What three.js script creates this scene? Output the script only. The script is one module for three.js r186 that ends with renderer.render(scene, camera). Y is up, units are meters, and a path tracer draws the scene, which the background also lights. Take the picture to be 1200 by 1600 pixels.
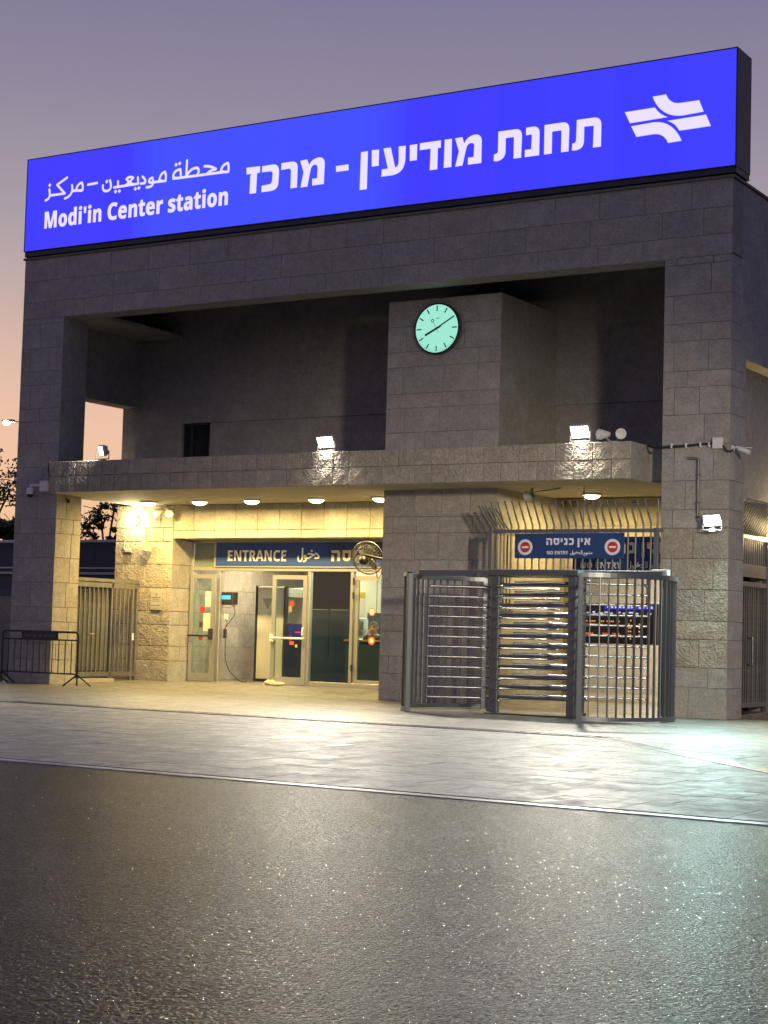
import * as THREE from 'three';
import { mergeGeometries } from 'three/addons/utils/BufferGeometryUtils.js';
import { MarchingCubes } from 'three/addons/objects/MarchingCubes.js';
import { ImprovedNoise } from 'three/addons/math/ImprovedNoise.js';

// ------------------------------------------------------------------ camera, sky, sun, exposure
const scene = new THREE.Scene();
const EYE = new THREE.Vector3(25.4, 1.27, 26.69);
const camera = new THREE.PerspectiveCamera(33.05, 768 / 1024, 0.1, 2000);
{
  const yaw = 31.4855 * Math.PI / 180, pitch = 3.9595 * Math.PI / 180, roll = 1.5876 * Math.PI / 180;
  camera.position.copy(EYE);
  camera.rotation.set(pitch, yaw, roll, 'YXZ');
}
const renderer = new THREE.WebGLRenderer({ antialias: true });
renderer.toneMapping = THREE.LinearToneMapping;
renderer.toneMappingExposure = 1;
renderer.shadowMap.enabled = true;
const lerp = (a, b, t) => a + (b - a) * t, clamp = (x, a = 0, b = 1) => Math.min(b, Math.max(a, x));
{ // evening sky just after sunset: orange towards the horizon behind the building, violet grey above
  const W = 512, H = 256, data = new Float32Array(W * H * 4);
  const lin = (r, g, b) => new THREE.Color().setRGB(r / 255, g / 255, b / 255, THREE.SRGBColorSpace).toArray();
  const west = [[-90, lin(70, 60, 62)], [-2, lin(150, 110, 90)], [0, lin(252, 190, 138)], [4, lin(247, 198, 158)], [7, lin(236, 194, 168)], [10, lin(205, 178, 168)], [13, lin(172, 160, 167)], [17, lin(146, 138, 158)], [21, lin(126, 121, 151)], [30, lin(110, 112, 152)], [60, lin(100, 106, 148)], [90, lin(96, 102, 144)]];
  const east = [[-90, lin(60, 58, 66)], [-2, lin(96, 92, 108)], [0, lin(120, 115, 142)], [8, lin(121, 117, 151)], [16, lin(113, 113, 153)], [30, lin(100, 105, 148)], [60, lin(93, 99, 142)], [90, lin(91, 97, 140)]];
  const at = (g, e) => { let i = 0; while (i < g.length - 2 && e > g[i + 1][0]) i++; const t = clamp((e - g[i][0]) / (g[i + 1][0] - g[i][0])); return [0, 1, 2].map((c) => lerp(g[i][1][c], g[i + 1][1][c], t)); };
  for (let y = 0; y < H; y++) for (let x = 0; x < W; x++) {
    const el = ((y + 0.5) / H - 0.5) * 180, az = ((x + 0.5) / W - 0.5) * 2 * Math.PI; // az = atan2(z, x)
    const dx = Math.cos(az), dz = Math.sin(az), sunset = dx * -0.84 + dz * -0.54;     // sunset to the left behind the building
    const k = clamp(0.5 + 0.72 * sunset); const s = k * k * (3 - 2 * k);
    const a = at(west, el), b = at(east, el), o = (y * W + x) * 4;
    for (let c = 0; c < 3; c++) data[o + c] = lerp(b[c], a[c], s);
    data[o + 3] = 1;
  }
  const sky = new THREE.DataTexture(data, W, H, THREE.RGBAFormat, THREE.FloatType);
  sky.mapping = THREE.EquirectangularReflectionMapping; sky.magFilter = THREE.LinearFilter; sky.needsUpdate = true;
  scene.background = sky; scene.environment = sky;
}
const sun = new THREE.DirectionalLight(new THREE.Color(1, 0.72, 0.5), 0.05); // last glow, sun already at the horizon
sun.position.set(-60, 6, -38); sun.target.position.set(8, 2, 0); sun.shadow.radius = 30; sun.castShadow = true;
sun.shadow.camera.left = -40; sun.shadow.camera.right = 40; sun.shadow.camera.top = 30; sun.shadow.camera.bottom = -30; sun.shadow.camera.far = 200;
scene.add(sun, sun.target);

// ------------------------------------------------------------------ helpers
let seed = 7;
const rnd = () => { seed = (seed + 0x6d2b79f5) | 0; let t = Math.imul(seed ^ (seed >>> 15), 1 | seed); t = (t + Math.imul(t ^ (t >>> 7), 61 | t)) ^ t; return ((t ^ (t >>> 14)) >>> 0) / 4294967296; };
const rr = (a, b) => a + (b - a) * rnd();
const taken = new Map();
const numbered = (n) => { const k = taken.get(n) ?? 0; taken.set(n, k + 1); return k ? n + '_' + String(k).padStart(3, '0') : n; };
function thing(name, label, category, pos = [0, 0, 0], ry = 0, group) {
  const g = new THREE.Group(); g.name = numbered(name); g.position.set(...pos); g.rotation.y = ry;
  g.userData = { label, category }; if (group) g.userData.group = group; scene.add(g); return g;
}
function part(name, geo, mat, parent, pos, rot) {
  const m = new THREE.Mesh(geo, mat); m.name = name; m.castShadow = m.receiveShadow = true;
  if (pos) m.position.set(...pos); if (rot) m.rotation.set(...rot); parent.add(m); return m;
}
function struct(name, geo, mat, pos) { const m = part(numbered(name), geo, mat, scene, pos); m.userData.kind = 'structure'; return m; }
// uv in metres from the dominant axis of the normal
function uvm(geo, ou = 0, ov = 0) {
  if (!geo.attributes.normal) geo.computeVertexNormals();
  const p = geo.attributes.position, n = geo.attributes.normal, uv = new Float32Array(p.count * 2);
  for (let i = 0; i < p.count; i++) {
    const ax = Math.abs(n.getX(i)), ay = Math.abs(n.getY(i)), az = Math.abs(n.getZ(i)), x = p.getX(i), y = p.getY(i), z = p.getZ(i);
    let u, v; if (ay > ax && ay > az) { u = x; v = z; } else if (ax > az) { u = z; v = y; } else { u = x; v = y; }
    uv[2 * i] = u + ou; uv[2 * i + 1] = v + ov;
  }
  geo.setAttribute('uv', new THREE.BufferAttribute(uv, 2)); return geo;
}
// box from corner to corner, world metres as uv
const B = (x0, y0, z0, x1, y1, z1) => uvm(new THREE.BoxGeometry(x1 - x0, y1 - y0, z1 - z0).translate((x0 + x1) / 2, (y0 + y1) / 2, (z0 + z1) / 2));
const merge = (list) => mergeGeometries(list.map((g) => { const h = g.index ? g.toNonIndexed() : g; for (const k of Object.keys(h.attributes)) if (!['position', 'normal', 'uv'].includes(k)) h.deleteAttribute(k); return h; }));
// box with chamfered edges, centred
function cbox(w, h, d, c = 0.008) {
  const s = new THREE.Shape(); const a = w / 2 - c, b = h / 2 - c;
  s.moveTo(-a, -b); s.lineTo(a, -b); s.lineTo(a, b); s.lineTo(-a, b); s.closePath();
  return uvm(new THREE.ExtrudeGeometry(s, { depth: d - 2 * c, bevelEnabled: true, bevelThickness: c, bevelSize: c, bevelSegments: 1, steps: 1 }).translate(0, 0, -(d - 2 * c) / 2));
}
const CB = (x0, y0, z0, x1, y1, z1, c = 0.008) => cbox(x1 - x0, y1 - y0, z1 - z0, c).translate((x0 + x1) / 2, (y0 + y1) / 2, (z0 + z1) / 2);
const V = (x, y, z) => new THREE.Vector3(x, y, z);
function rod(a, b, r, seg = 8) { // straight round bar
  const d = new THREE.Vector3().subVectors(b, a), g = new THREE.CylinderGeometry(r, r, d.length(), seg);
  return g.applyQuaternion(new THREE.Quaternion().setFromUnitVectors(V(0, 1, 0), d.clone().normalize())).translate((a.x + b.x) / 2, (a.y + b.y) / 2, (a.z + b.z) / 2);
}
const tube = (pts, r, seg = 24, rs = 6, closed = false, tension = 0.5) => new THREE.TubeGeometry(new THREE.CatmullRomCurve3(pts, closed, 'catmullrom', tension), seg, r, rs, closed);
function poly(pts, r, rs = 7) { const path = new THREE.CurvePath(); for (let i = 0; i < pts.length - 1; i++) path.add(new THREE.LineCurve3(pts[i], pts[i + 1])); return merge(pts.slice(1).map((p, i) => rod(pts[i], p, r, rs)).concat(pts.slice(1, -1).map((p) => new THREE.SphereGeometry(r, rs, 5).translate(p.x, p.y, p.z)))); }

// tileable noise textures
function grid(n, s) { const g = new Float32Array(n * n); let t = s; for (let i = 0; i < n * n; i++) { t = (t * 1664525 + 1013904223) >>> 0; g[i] = t / 4294967296; } return g; }
function vnoise(n, s) { const g = grid(n, s); return (u, v) => { const x = u * n, y = v * n, xi = Math.floor(x), yi = Math.floor(y), fx = x - xi, fy = y - yi, a = fx * fx * (3 - 2 * fx), b = fy * fy * (3 - 2 * fy), w = (i, j) => g[(((j % n) + n) % n) * n + (((i % n) + n) % n)]; return lerp(lerp(w(xi, yi), w(xi + 1, yi), a), lerp(w(xi, yi + 1), w(xi + 1, yi + 1), a), b); }; }
function tex(size, tile, fn, srgb = false) {
  const d = new Uint8Array(size * size * 4);
  for (let y = 0; y < size; y++) for (let x = 0; x < size; x++) { const c = fn(x / size, y / size), o = (y * size + x) * 4, q = Array.isArray(c) ? c : [c, c, c]; for (let k = 0; k < 3; k++) d[o + k] = clamp(q[k]) * 255; d[o + 3] = 255; }
  const t = new THREE.DataTexture(d, size, size); t.wrapS = t.wrapT = THREE.RepeatWrapping; t.magFilter = THREE.LinearFilter; t.minFilter = THREE.LinearMipmapLinearFilter; t.generateMipmaps = true;
  if (srgb) t.colorSpace = THREE.SRGBColorSpace; t.repeat.set(1 / tile, 1 / tile); t.needsUpdate = true; return t;
}
const n4 = vnoise(4, 11), n9 = vnoise(9, 12), n20 = vnoise(20, 13), n45 = vnoise(45, 14), n90 = vnoise(90, 15), n160 = vnoise(160, 16), n256 = vnoise(256, 17);
const ridge = (x) => 1 - Math.abs(2 * x - 1);
const stoneColor = tex(512, 2.3, (u, v) => { const t = 0.80 + 0.07 * (n4(u, v) - 0.5) + 0.07 * (n20(u, v) - 0.5) + 0.10 * (n90(u, v) - 0.5) + 0.10 * (n256(u, v) - 0.5), r = clamp((n9(u, v) - 0.55) * 2) * 0.03, pit = n160(u, v) > 0.9 ? 0.1 : 0; return [t + r - pit, t - pit, t - r - pit]; }, true);
const stoneBump = tex(512, 1.1, (u, v) => 0.5 + 0.3 * (n45(u, v) - 0.5) + 0.3 * (n160(u, v) - 0.5) + 0.4 * (n256(u, v) - 0.5) - (n90(u, v) > 0.87 ? 0.2 : 0));
const roughBump = tex(1024, 1.7, (u, v) => { const w = 0.03 * (n9(v, u) - 0.5); return 0.42 * ridge(n20(u + w, v)) * n9(u, v) + 0.38 * ridge(n45(u, v + w)) + 0.16 * n90(u, v) + 0.05 * n256(u, v); });
const paveColor = tex(512, 1.7, (u, v) => { const t = 0.78 + 0.24 * (n9(u, v) - 0.5) + 0.2 * (n45(u, v) - 0.5) + 0.18 * (n256(u, v) - 0.5); return [t, t, t]; }, true);
const paveBump = tex(1024, 0.9, (u, v) => { const w = 0.02 * (n20(v, u) - 0.5); return 0.40 * n45(u + w, v) + 0.32 * ridge(n90(u, v + w)) + 0.03 * n20(u, v) + 0.16 * n160(u, v); });
const paveRough = tex(512, 2.9, (u, v) => 0.48 + 0.10 * n9(u, v) + 0.12 * (n45(u, v) - 0.5) + 0.08 * (n160(u, v) - 0.5));

const std = (o) => new THREE.MeshStandardMaterial(o);
const lin3 = (r, g, b) => new THREE.Color().setRGB(r, g, b);
const tones = [[1, 1, 1], [0.95, 0.95, 0.95], [1.04, 1.03, 1.01], [0.98, 0.96, 0.94], [1.0, 0.985, 0.96]];
const stoneM = tones.map((t) => std({ color: lin3(0.54 * t[0], 0.515 * t[1], 0.475 * t[2]), map: stoneColor, bumpMap: stoneBump, bumpScale: 0.003, roughness: 0.85 }));
const roughM = tones.map((t) => new THREE.MeshPhysicalMaterial({ specularIntensity: 0.06, color: lin3(0.58 * t[0], 0.53 * t[1], 0.44 * t[2]), map: stoneColor, bumpMap: roughBump, bumpScale: 0.027, roughness: 1 }));
const mortarM = std({ color: lin3(0.26, 0.235, 0.19), map: stoneColor, roughness: 0.95 });
const mortarMidM = std({ color: lin3(0.35, 0.325, 0.275), map: stoneColor, roughness: 0.95 }), mortarPaleM = std({ color: lin3(0.42, 0.395, 0.345), map: stoneColor, roughness: 0.95 });
const wallM = std({ color: lin3(0.50, 0.48, 0.44), map: stoneColor, bumpMap: stoneBump, bumpScale: 0.003, roughness: 0.9 });
const plasterM = std({ color: lin3(0.62, 0.58, 0.5), map: stoneColor, bumpMap: stoneBump, bumpScale: 0.0015, roughness: 0.9 });
const darkMetalM = std({ color: lin3(0.035, 0.04, 0.05), metalness: 0.4, roughness: 0.5 });
const signBoxM = std({ color: lin3(0.035, 0.04, 0.055), metalness: 0.2, roughness: 0.55, bumpMap: stoneBump, bumpScale: 0.001 });
const steelM = std({ color: lin3(0.42, 0.43, 0.44), metalness: 0.95, roughness: 0.28, roughnessMap: null });
const brightSteelM = std({ color: lin3(0.62, 0.62, 0.62), metalness: 1, roughness: 0.16 });
const greySteelM = std({ color: lin3(0.17, 0.18, 0.19), metalness: 0.6, roughness: 0.42 });
const galvM = std({ color: lin3(0.33, 0.33, 0.32), metalness: 0.5, roughness: 0.45, map: stoneColor });
const aluM = std({ color: lin3(0.45, 0.45, 0.42), metalness: 0.65, roughness: 0.42 });
const blackM = std({ color: lin3(0.02, 0.02, 0.022), roughness: 0.5 });
const whitePlasticM = std({ color: lin3(0.7, 0.69, 0.66), roughness: 0.45 });
const greyPlasticM = std({ color: lin3(0.35, 0.34, 0.32), roughness: 0.5 });
const glassM = new THREE.MeshPhysicalMaterial({ color: lin3(0.86, 0.93, 0.9), transmission: 1, thickness: 0, roughness: 0.03, ior: 1.5 });
const darkGlassM = std({ color: lin3(0.012, 0.017, 0.028), roughness: 0.08, metalness: 0 });
const glow = (r, g, b, k = 1) => std({ color: 0x000000, emissive: lin3(r, g, b), emissiveIntensity: k, roughness: 0.6 });

// one dressed stone facing +z: w wide, h high, t proud; rough stones have a hewn face of a few uneven facets
function stoneGeo(w, h, t, rough) {
  const c = rough ? 0.008 : 0.003, P = [], q = (a, b, cc, d) => P.push(...a, ...b, ...cc, ...a, ...cc, ...d);
  const nx = rough ? Math.max(2, Math.min(4, Math.round(w / 0.16))) : 1, ny = rough ? Math.max(2, Math.min(3, Math.round(h / 0.16))) : 1;
  const F = []; for (let j = 0; j <= ny; j++) { F[j] = []; for (let i = 0; i <= nx; i++) { const e = i === 0 || j === 0 || i === nx || j === ny; F[j][i] = [lerp(c, w - c, i / nx) + (e ? 0 : rr(-0.02, 0.02)), lerp(c, h - c, j / ny) + (e ? 0 : rr(-0.02, 0.02)), t + (rough ? (e ? rr(-0.004, 0.004) : rr(0.001, 0.010)) : 0)]; } }
  for (let j = 0; j < ny; j++) for (let i = 0; i < nx; i++) q(F[j][i], F[j][i + 1], F[j + 1][i + 1], F[j + 1][i]);
  const back = (p, x, y) => [x, y, p[2] - c * 1.2];
  for (let i = 0; i < nx; i++) { // bottom, top chamfers and sides
    const a = F[0][i], b = F[0][i + 1], xa = i ? a[0] : 0, xb = i + 1 < nx ? b[0] : w; q(back(a, xa, 0), back(b, xb, 0), b, a); q([xa, 0, 0], [xb, 0, 0], back(b, xb, 0), back(a, xa, 0));
    const d = F[ny][i], e = F[ny][i + 1], xd = i ? d[0] : 0, xe = i + 1 < nx ? e[0] : w; q(d, e, back(e, xe, h), back(d, xd, h)); q(back(d, xd, h), back(e, xe, h), [xe, h, 0], [xd, h, 0]);
  }
  for (let j = 0; j < ny; j++) {
    const a = F[j][0], b = F[j + 1][0], ya = j ? a[1] : 0, yb = j + 1 < ny ? b[1] : h; q(back(a, 0, ya), a, b, back(b, 0, yb)); q([0, ya, 0], back(a, 0, ya), back(b, 0, yb), [0, yb, 0]);
    const d = F[j][nx], e = F[j + 1][nx], yd = j ? d[1] : 0, ye = j + 1 < ny ? e[1] : h; q(d, back(d, w, yd), back(e, w, ye), e); q(back(d, w, yd), [w, yd, 0], [w, ye, 0], back(e, w, ye));
  }
  const g = new THREE.BufferGeometry(); g.setAttribute('position', new THREE.BufferAttribute(new Float32Array(P), 3)); g.computeVertexNormals(); return uvm(g, rr(0, 5), rr(0, 5));
}
let stones = 0;
const COURSES = [0, 0.5, 0.82, 1.28, 1.58, 2.09, 2.6, 3.1, 3.4, 3.88, 4.47, 4.97, 5.43, 5.7, 6.2, 6.49, 6.97, 7.48, 7.95, 8.4, 8.87];
// dress a face with stones. face 'z': along +x from o, facing +z; face 'x': along -z from o, facing +x
function clad(parent, o, face, L, y0, y1, opt = {}) {
  const { wmin = 0.42, wmax = 0.85, t = 0.022, gap = 0.0045, rough = false, levels = COURSES } = opt;
  let joined = null; const ys = [y0, ...levels.filter((y) => y > y0 + 0.09 && y < y1 - 0.09), y1];
  for (let k = 0; k < ys.length - 1; k++) {
    const cuts = [0]; let x = opt.even ? 0 : (k % 2 ? rr(0.35, 0.6) * wmin : 0);
    if (opt.even) { const n = Math.max(1, Math.round(L / opt.even)); for (let i = 1; i < n; i++) cuts.push(L * i / n); }
    else { if (x > 0.15) cuts.push(x); while (true) { x = cuts[cuts.length - 1] + rr(wmin, wmax); if (x > L - wmin * 0.55) break; cuts.push(x); } }
    cuts.push(L);
    joined = joined || (opt.joined ? [] : null);
    for (let i = 0; i < cuts.length - 1; i++) {
      const cx = (cuts[i] + cuts[i + 1]) / 2, cy = (ys[k] + ys[k + 1]) / 2, isR = typeof rough === 'function' ? rough(cx, cy) : rough;
      const sg = stoneGeo(cuts[i + 1] - cuts[i] - gap, ys[k + 1] - ys[k] - gap, t + rr(-0.002, 0.002), isR), a = cuts[i] + gap / 2, y = ys[k] + gap / 2;
      if (joined) { if (face === 'x') sg.rotateY(Math.PI / 2); joined.push(face === 'z' ? sg.translate(o[0] + a, y, o[2]) : sg.translate(o[0], y, o[2] - a)); continue; }
      stones++;
      const m = part('stone', sg, (isR ? roughM : stoneM)[Math.floor(rnd() * 5)], parent);
      if (face === 'z') m.position.set(o[0] + a, y, o[2]); else { m.position.set(o[0], y, o[2] - a); m.rotation.y = Math.PI / 2; }
    }
  }
  if (joined) part('stone_courses', merge(joined), (opt.rough === true ? roughM : stoneM)[0], parent).userData.kind = 'stuff';
}

// ------------------------------------------------------------------ ground
const lightPaveM = [[1, 1, 1], [0.95, 0.95, 0.95], [1.04, 1.04, 1.02], [0.98, 0.97, 0.95]].map((t) => new THREE.MeshPhysicalMaterial({ specularIntensity: 0.8, color: lin3(0.34 * t[0], 0.325 * t[1], 0.29 * t[2]), map: paveColor, bumpMap: paveBump, bumpScale: 0.0016, roughness: 1.1, roughnessMap: paveRough }));
const n280 = vnoise(280, 21), n520 = vnoise(520, 22), n14 = vnoise(14, 23), n30 = vnoise(30, 24);
const crack = (u, v) => { const q = v * 9 + 0.8 * n4(u, v) + 0.5 * n14(u, v) + 0.1 * n45(u, v), a = Math.abs(q - Math.floor(q) - 0.5); return clamp(1 - a / 0.02) * clamp((n9(u, v) - 0.46) * 5); };
const asphaltBump = tex(2048, 4, (u, v) => 0.25 + 0.34 * n280(u, v) + 0.3 * n520(u, v) + 0.02 * n30(u, v) - 0.16 * crack(u, v));
const asphaltColor = tex(1024, 4, (u, v) => { const t = 0.74 + 0.2 * (n280(u, v) - 0.5) + 0.3 * (n520(u, v) - 0.5) + 0.14 * (n9(u, v) - 0.5) - 0.14 * crack(u, v), r = clamp((n4(v, u) - 0.5) * 2) * 0.05; return [t + r, t, t - r * 0.8]; }, true);
const asphaltRough = tex(1024, 2, (u, v) => { const g = n280(u, v); return g > 0.6 ? 0.17 : 0.36 + 0.2 * n160(u, v); });   // polished grains among dull ones
const asphaltM = new THREE.MeshPhysicalMaterial({ color: lin3(0.062, 0.061, 0.063), map: asphaltColor, bumpMap: asphaltBump, bumpScale: 0.016, roughness: 1, roughnessMap: asphaltRough, specularIntensity: 0.06 });
const groundM = std({ color: lin3(0.26, 0.25, 0.225), map: paveColor, bumpMap: paveBump, bumpScale: 0.0016, roughness: 0.95, roughnessMap: paveRough });
const jointM = std({ color: lin3(0.045, 0.044, 0.042), map: paveColor, roughness: 0.9 });
const KERB = 14.72;
{
  const sheet = (x0, z0, x1, z1, y) => uvm(new THREE.PlaneGeometry(x1 - x0, z1 - z0).rotateX(-Math.PI / 2).translate((x0 + x1) / 2, y, (z0 + z1) / 2));
  struct('ground', sheet(-400, -500, 400, 300, -0.05), std({ color: lin3(0.12, 0.115, 0.1), map: paveColor, roughness: 0.95 }));
  struct('forecourt_pavement', sheet(-30, -0.6, 40, 6.1, 0), groundM);
  // entrance floor climbs a little to the doors
  const s = new THREE.Shape(); s.moveTo(0.6, -0.05); s.lineTo(0.6, 0.001); s.lineTo(3.8, 0.078); s.lineTo(3.8, -0.05);
  struct('entrance_floor', uvm(new THREE.ExtrudeGeometry(s, { depth: 15.2, bevelEnabled: false }).rotateY(Math.PI / 2).translate(0.2, 0, 0)), groundM);
  struct('station_hall_floor', uvm(new THREE.BoxGeometry(14, 0.1, 5).translate(8.2, 0.03, -6.28)), std({ color: lin3(0.33, 0.3, 0.25), map: stoneColor, roughness: 0.35 }));
  // light slabs between the drain and the joint strip, dark hewn slabs in front
  const slab = (parent, x, z, w, d, mats, t, rise) => {
    const c = 0.0015, g = uvm(new THREE.BoxGeometry(w, t, d), rr(0, 4), rr(0, 4)); const p = g.attributes.position, top = [rr(-rise, rise), rr(-rise, rise), rr(-rise, rise)];
    for (let i = 0; i < p.count; i++) if (p.getY(i) > 0) { p.setX(i, p.getX(i) * (1 - 2 * c / w)); p.setZ(i, p.getZ(i) * (1 - 2 * c / d)); p.setY(i, p.getY(i) + top[0] + top[1] * Math.sign(p.getX(i)) + top[2] * Math.sign(p.getZ(i))); }
    g.computeVertexNormals(); part('slab', g, mats[Math.floor(rnd() * mats.length)], parent, [x, -t / 2, z]);
  };
  const inView = (x, z, m) => { // inside the camera's ground view with a margin
    const dx = x - EYE.x, dz = z - EYE.z, f = -dx * Math.sin(0.5495) - dz * Math.cos(0.5495), s2 = dx * Math.cos(0.5495) - dz * Math.sin(0.5495); return f > 4.2 && Math.abs(s2) < f * 0.225 + m;
  };
  const bandBase = struct('light_slab_pavement', sheet(-30, 6.5, 40, KERB - 0.02, -0.006), std({ color: lin3(0.06, 0.058, 0.052), map: paveColor, roughness: 0.9 }));
  struct('asphalt_road', sheet(-30, KERB + 0.26, 60, 60, -0.002), asphaltM);
  const outer = { l: [], d: [] }; let nl = 0, nd = 0;
  const fillZ0 = 6.52;
  { const rows = 11, dz = (KERB - 0.02 - fillZ0) / rows;
    for (let r = 0; r < rows; r++) { let x = -2 - rr(0, 0.6); const z = fillZ0 + (r + 0.5) * dz; while (x < 30) { const w = rr(0.55, 1.15); if (inView(x + w / 2, z, 0.3)) { slab(bandBase, x + w / 2, z, w - 0.006, dz - 0.006, lightPaveM, 0.05, 0.0008); nl++; } else outer.l.push([x + w / 2, z, w - 0.008, dz - 0.008]); x += w; } } }
  const rest = (list, t) => merge(list.map(([x, z, w, d]) => uvm(new THREE.BoxGeometry(w, t, d).translate(x, -t / 2, z))));
  const ro = part('slabs_beside_the_view', rest(outer.l, 0.05), lightPaveM[0], bandBase); ro.userData.kind = 'stuff';
  
  const stripM = std({ color: lin3(0.5, 0.49, 0.46), map: paveColor, roughness: 0.45 });
  // pale stone strip with a recessed joint behind it
  const strip = struct('pale_kerb_strip', sheet(-30, KERB - 0.02, 60, KERB + 0.26, -0.04), jointM);
  for (let x = 9; x < 27; x += 1.0) part('strip_stone', CB(x + 0.004, -0.05, KERB + 0.09, x + 0.996, 0.006, KERB + 0.25, 0.006), stripM, strip);
  // slotted drain: straight run, then a run turning towards the plaza
  const channel = (name, x0, z0, x1, z1, label) => {
    const L = Math.hypot(x1 - x0, z1 - z0), a = Math.atan2(-(z1 - z0), x1 - x0), g = thing(name, label, 'drain', [x0, 0.002, z0], a, 'drain channels across the pavement');
    part('channel_bed', B(0, -0.03, -0.13, L, -0.02, 0.13), blackM, g); for (const s of [-1, 1]) part('channel_rim', CB(0, -0.03, s * 0.13 - 0.015, L, 0.006, s * 0.13 + 0.015, 0.003), galvM, g);
    const n = Math.floor(L / 0.5); for (let i = 0; i < n; i++) { const bars = []; const m = L / n; for (let k = 0; k < 12; k++) bars.push(CB(i * m + (k + 0.15) * m / 12, -0.022, -0.114, i * m + (k + 0.6) * m / 12, 0.003 + rr(-0.001, 0.003), 0.114, 0.003)); part('grating', merge(bars), steelM, g); }
  };
  channel('drain_channel', 2, 6.3, 16.2, 6.3, 'long straight slotted drain running parallel to the station front');
  channel('drain_channel', 16.35, 6.42, 21.2, 11.6, 'slanting slotted drain crossing the pale pavement to the lower edge');
  struct('pavement_margin', sheet(-30, 6.1, 40, 6.5, -0.03), jointM);
  for (const [x0, x1] of [[-30, 2], [16.5, 40]]) struct('pavement_margin', sheet(x0, 6.1, x1, 6.52, -0.002), groundM);
  for (const [z0, z1] of [[6.1, 6.155], [6.445, 6.52]]) struct('pavement_margin', sheet(2, z0, 16.5, z1, -0.003), groundM);
}

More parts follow.
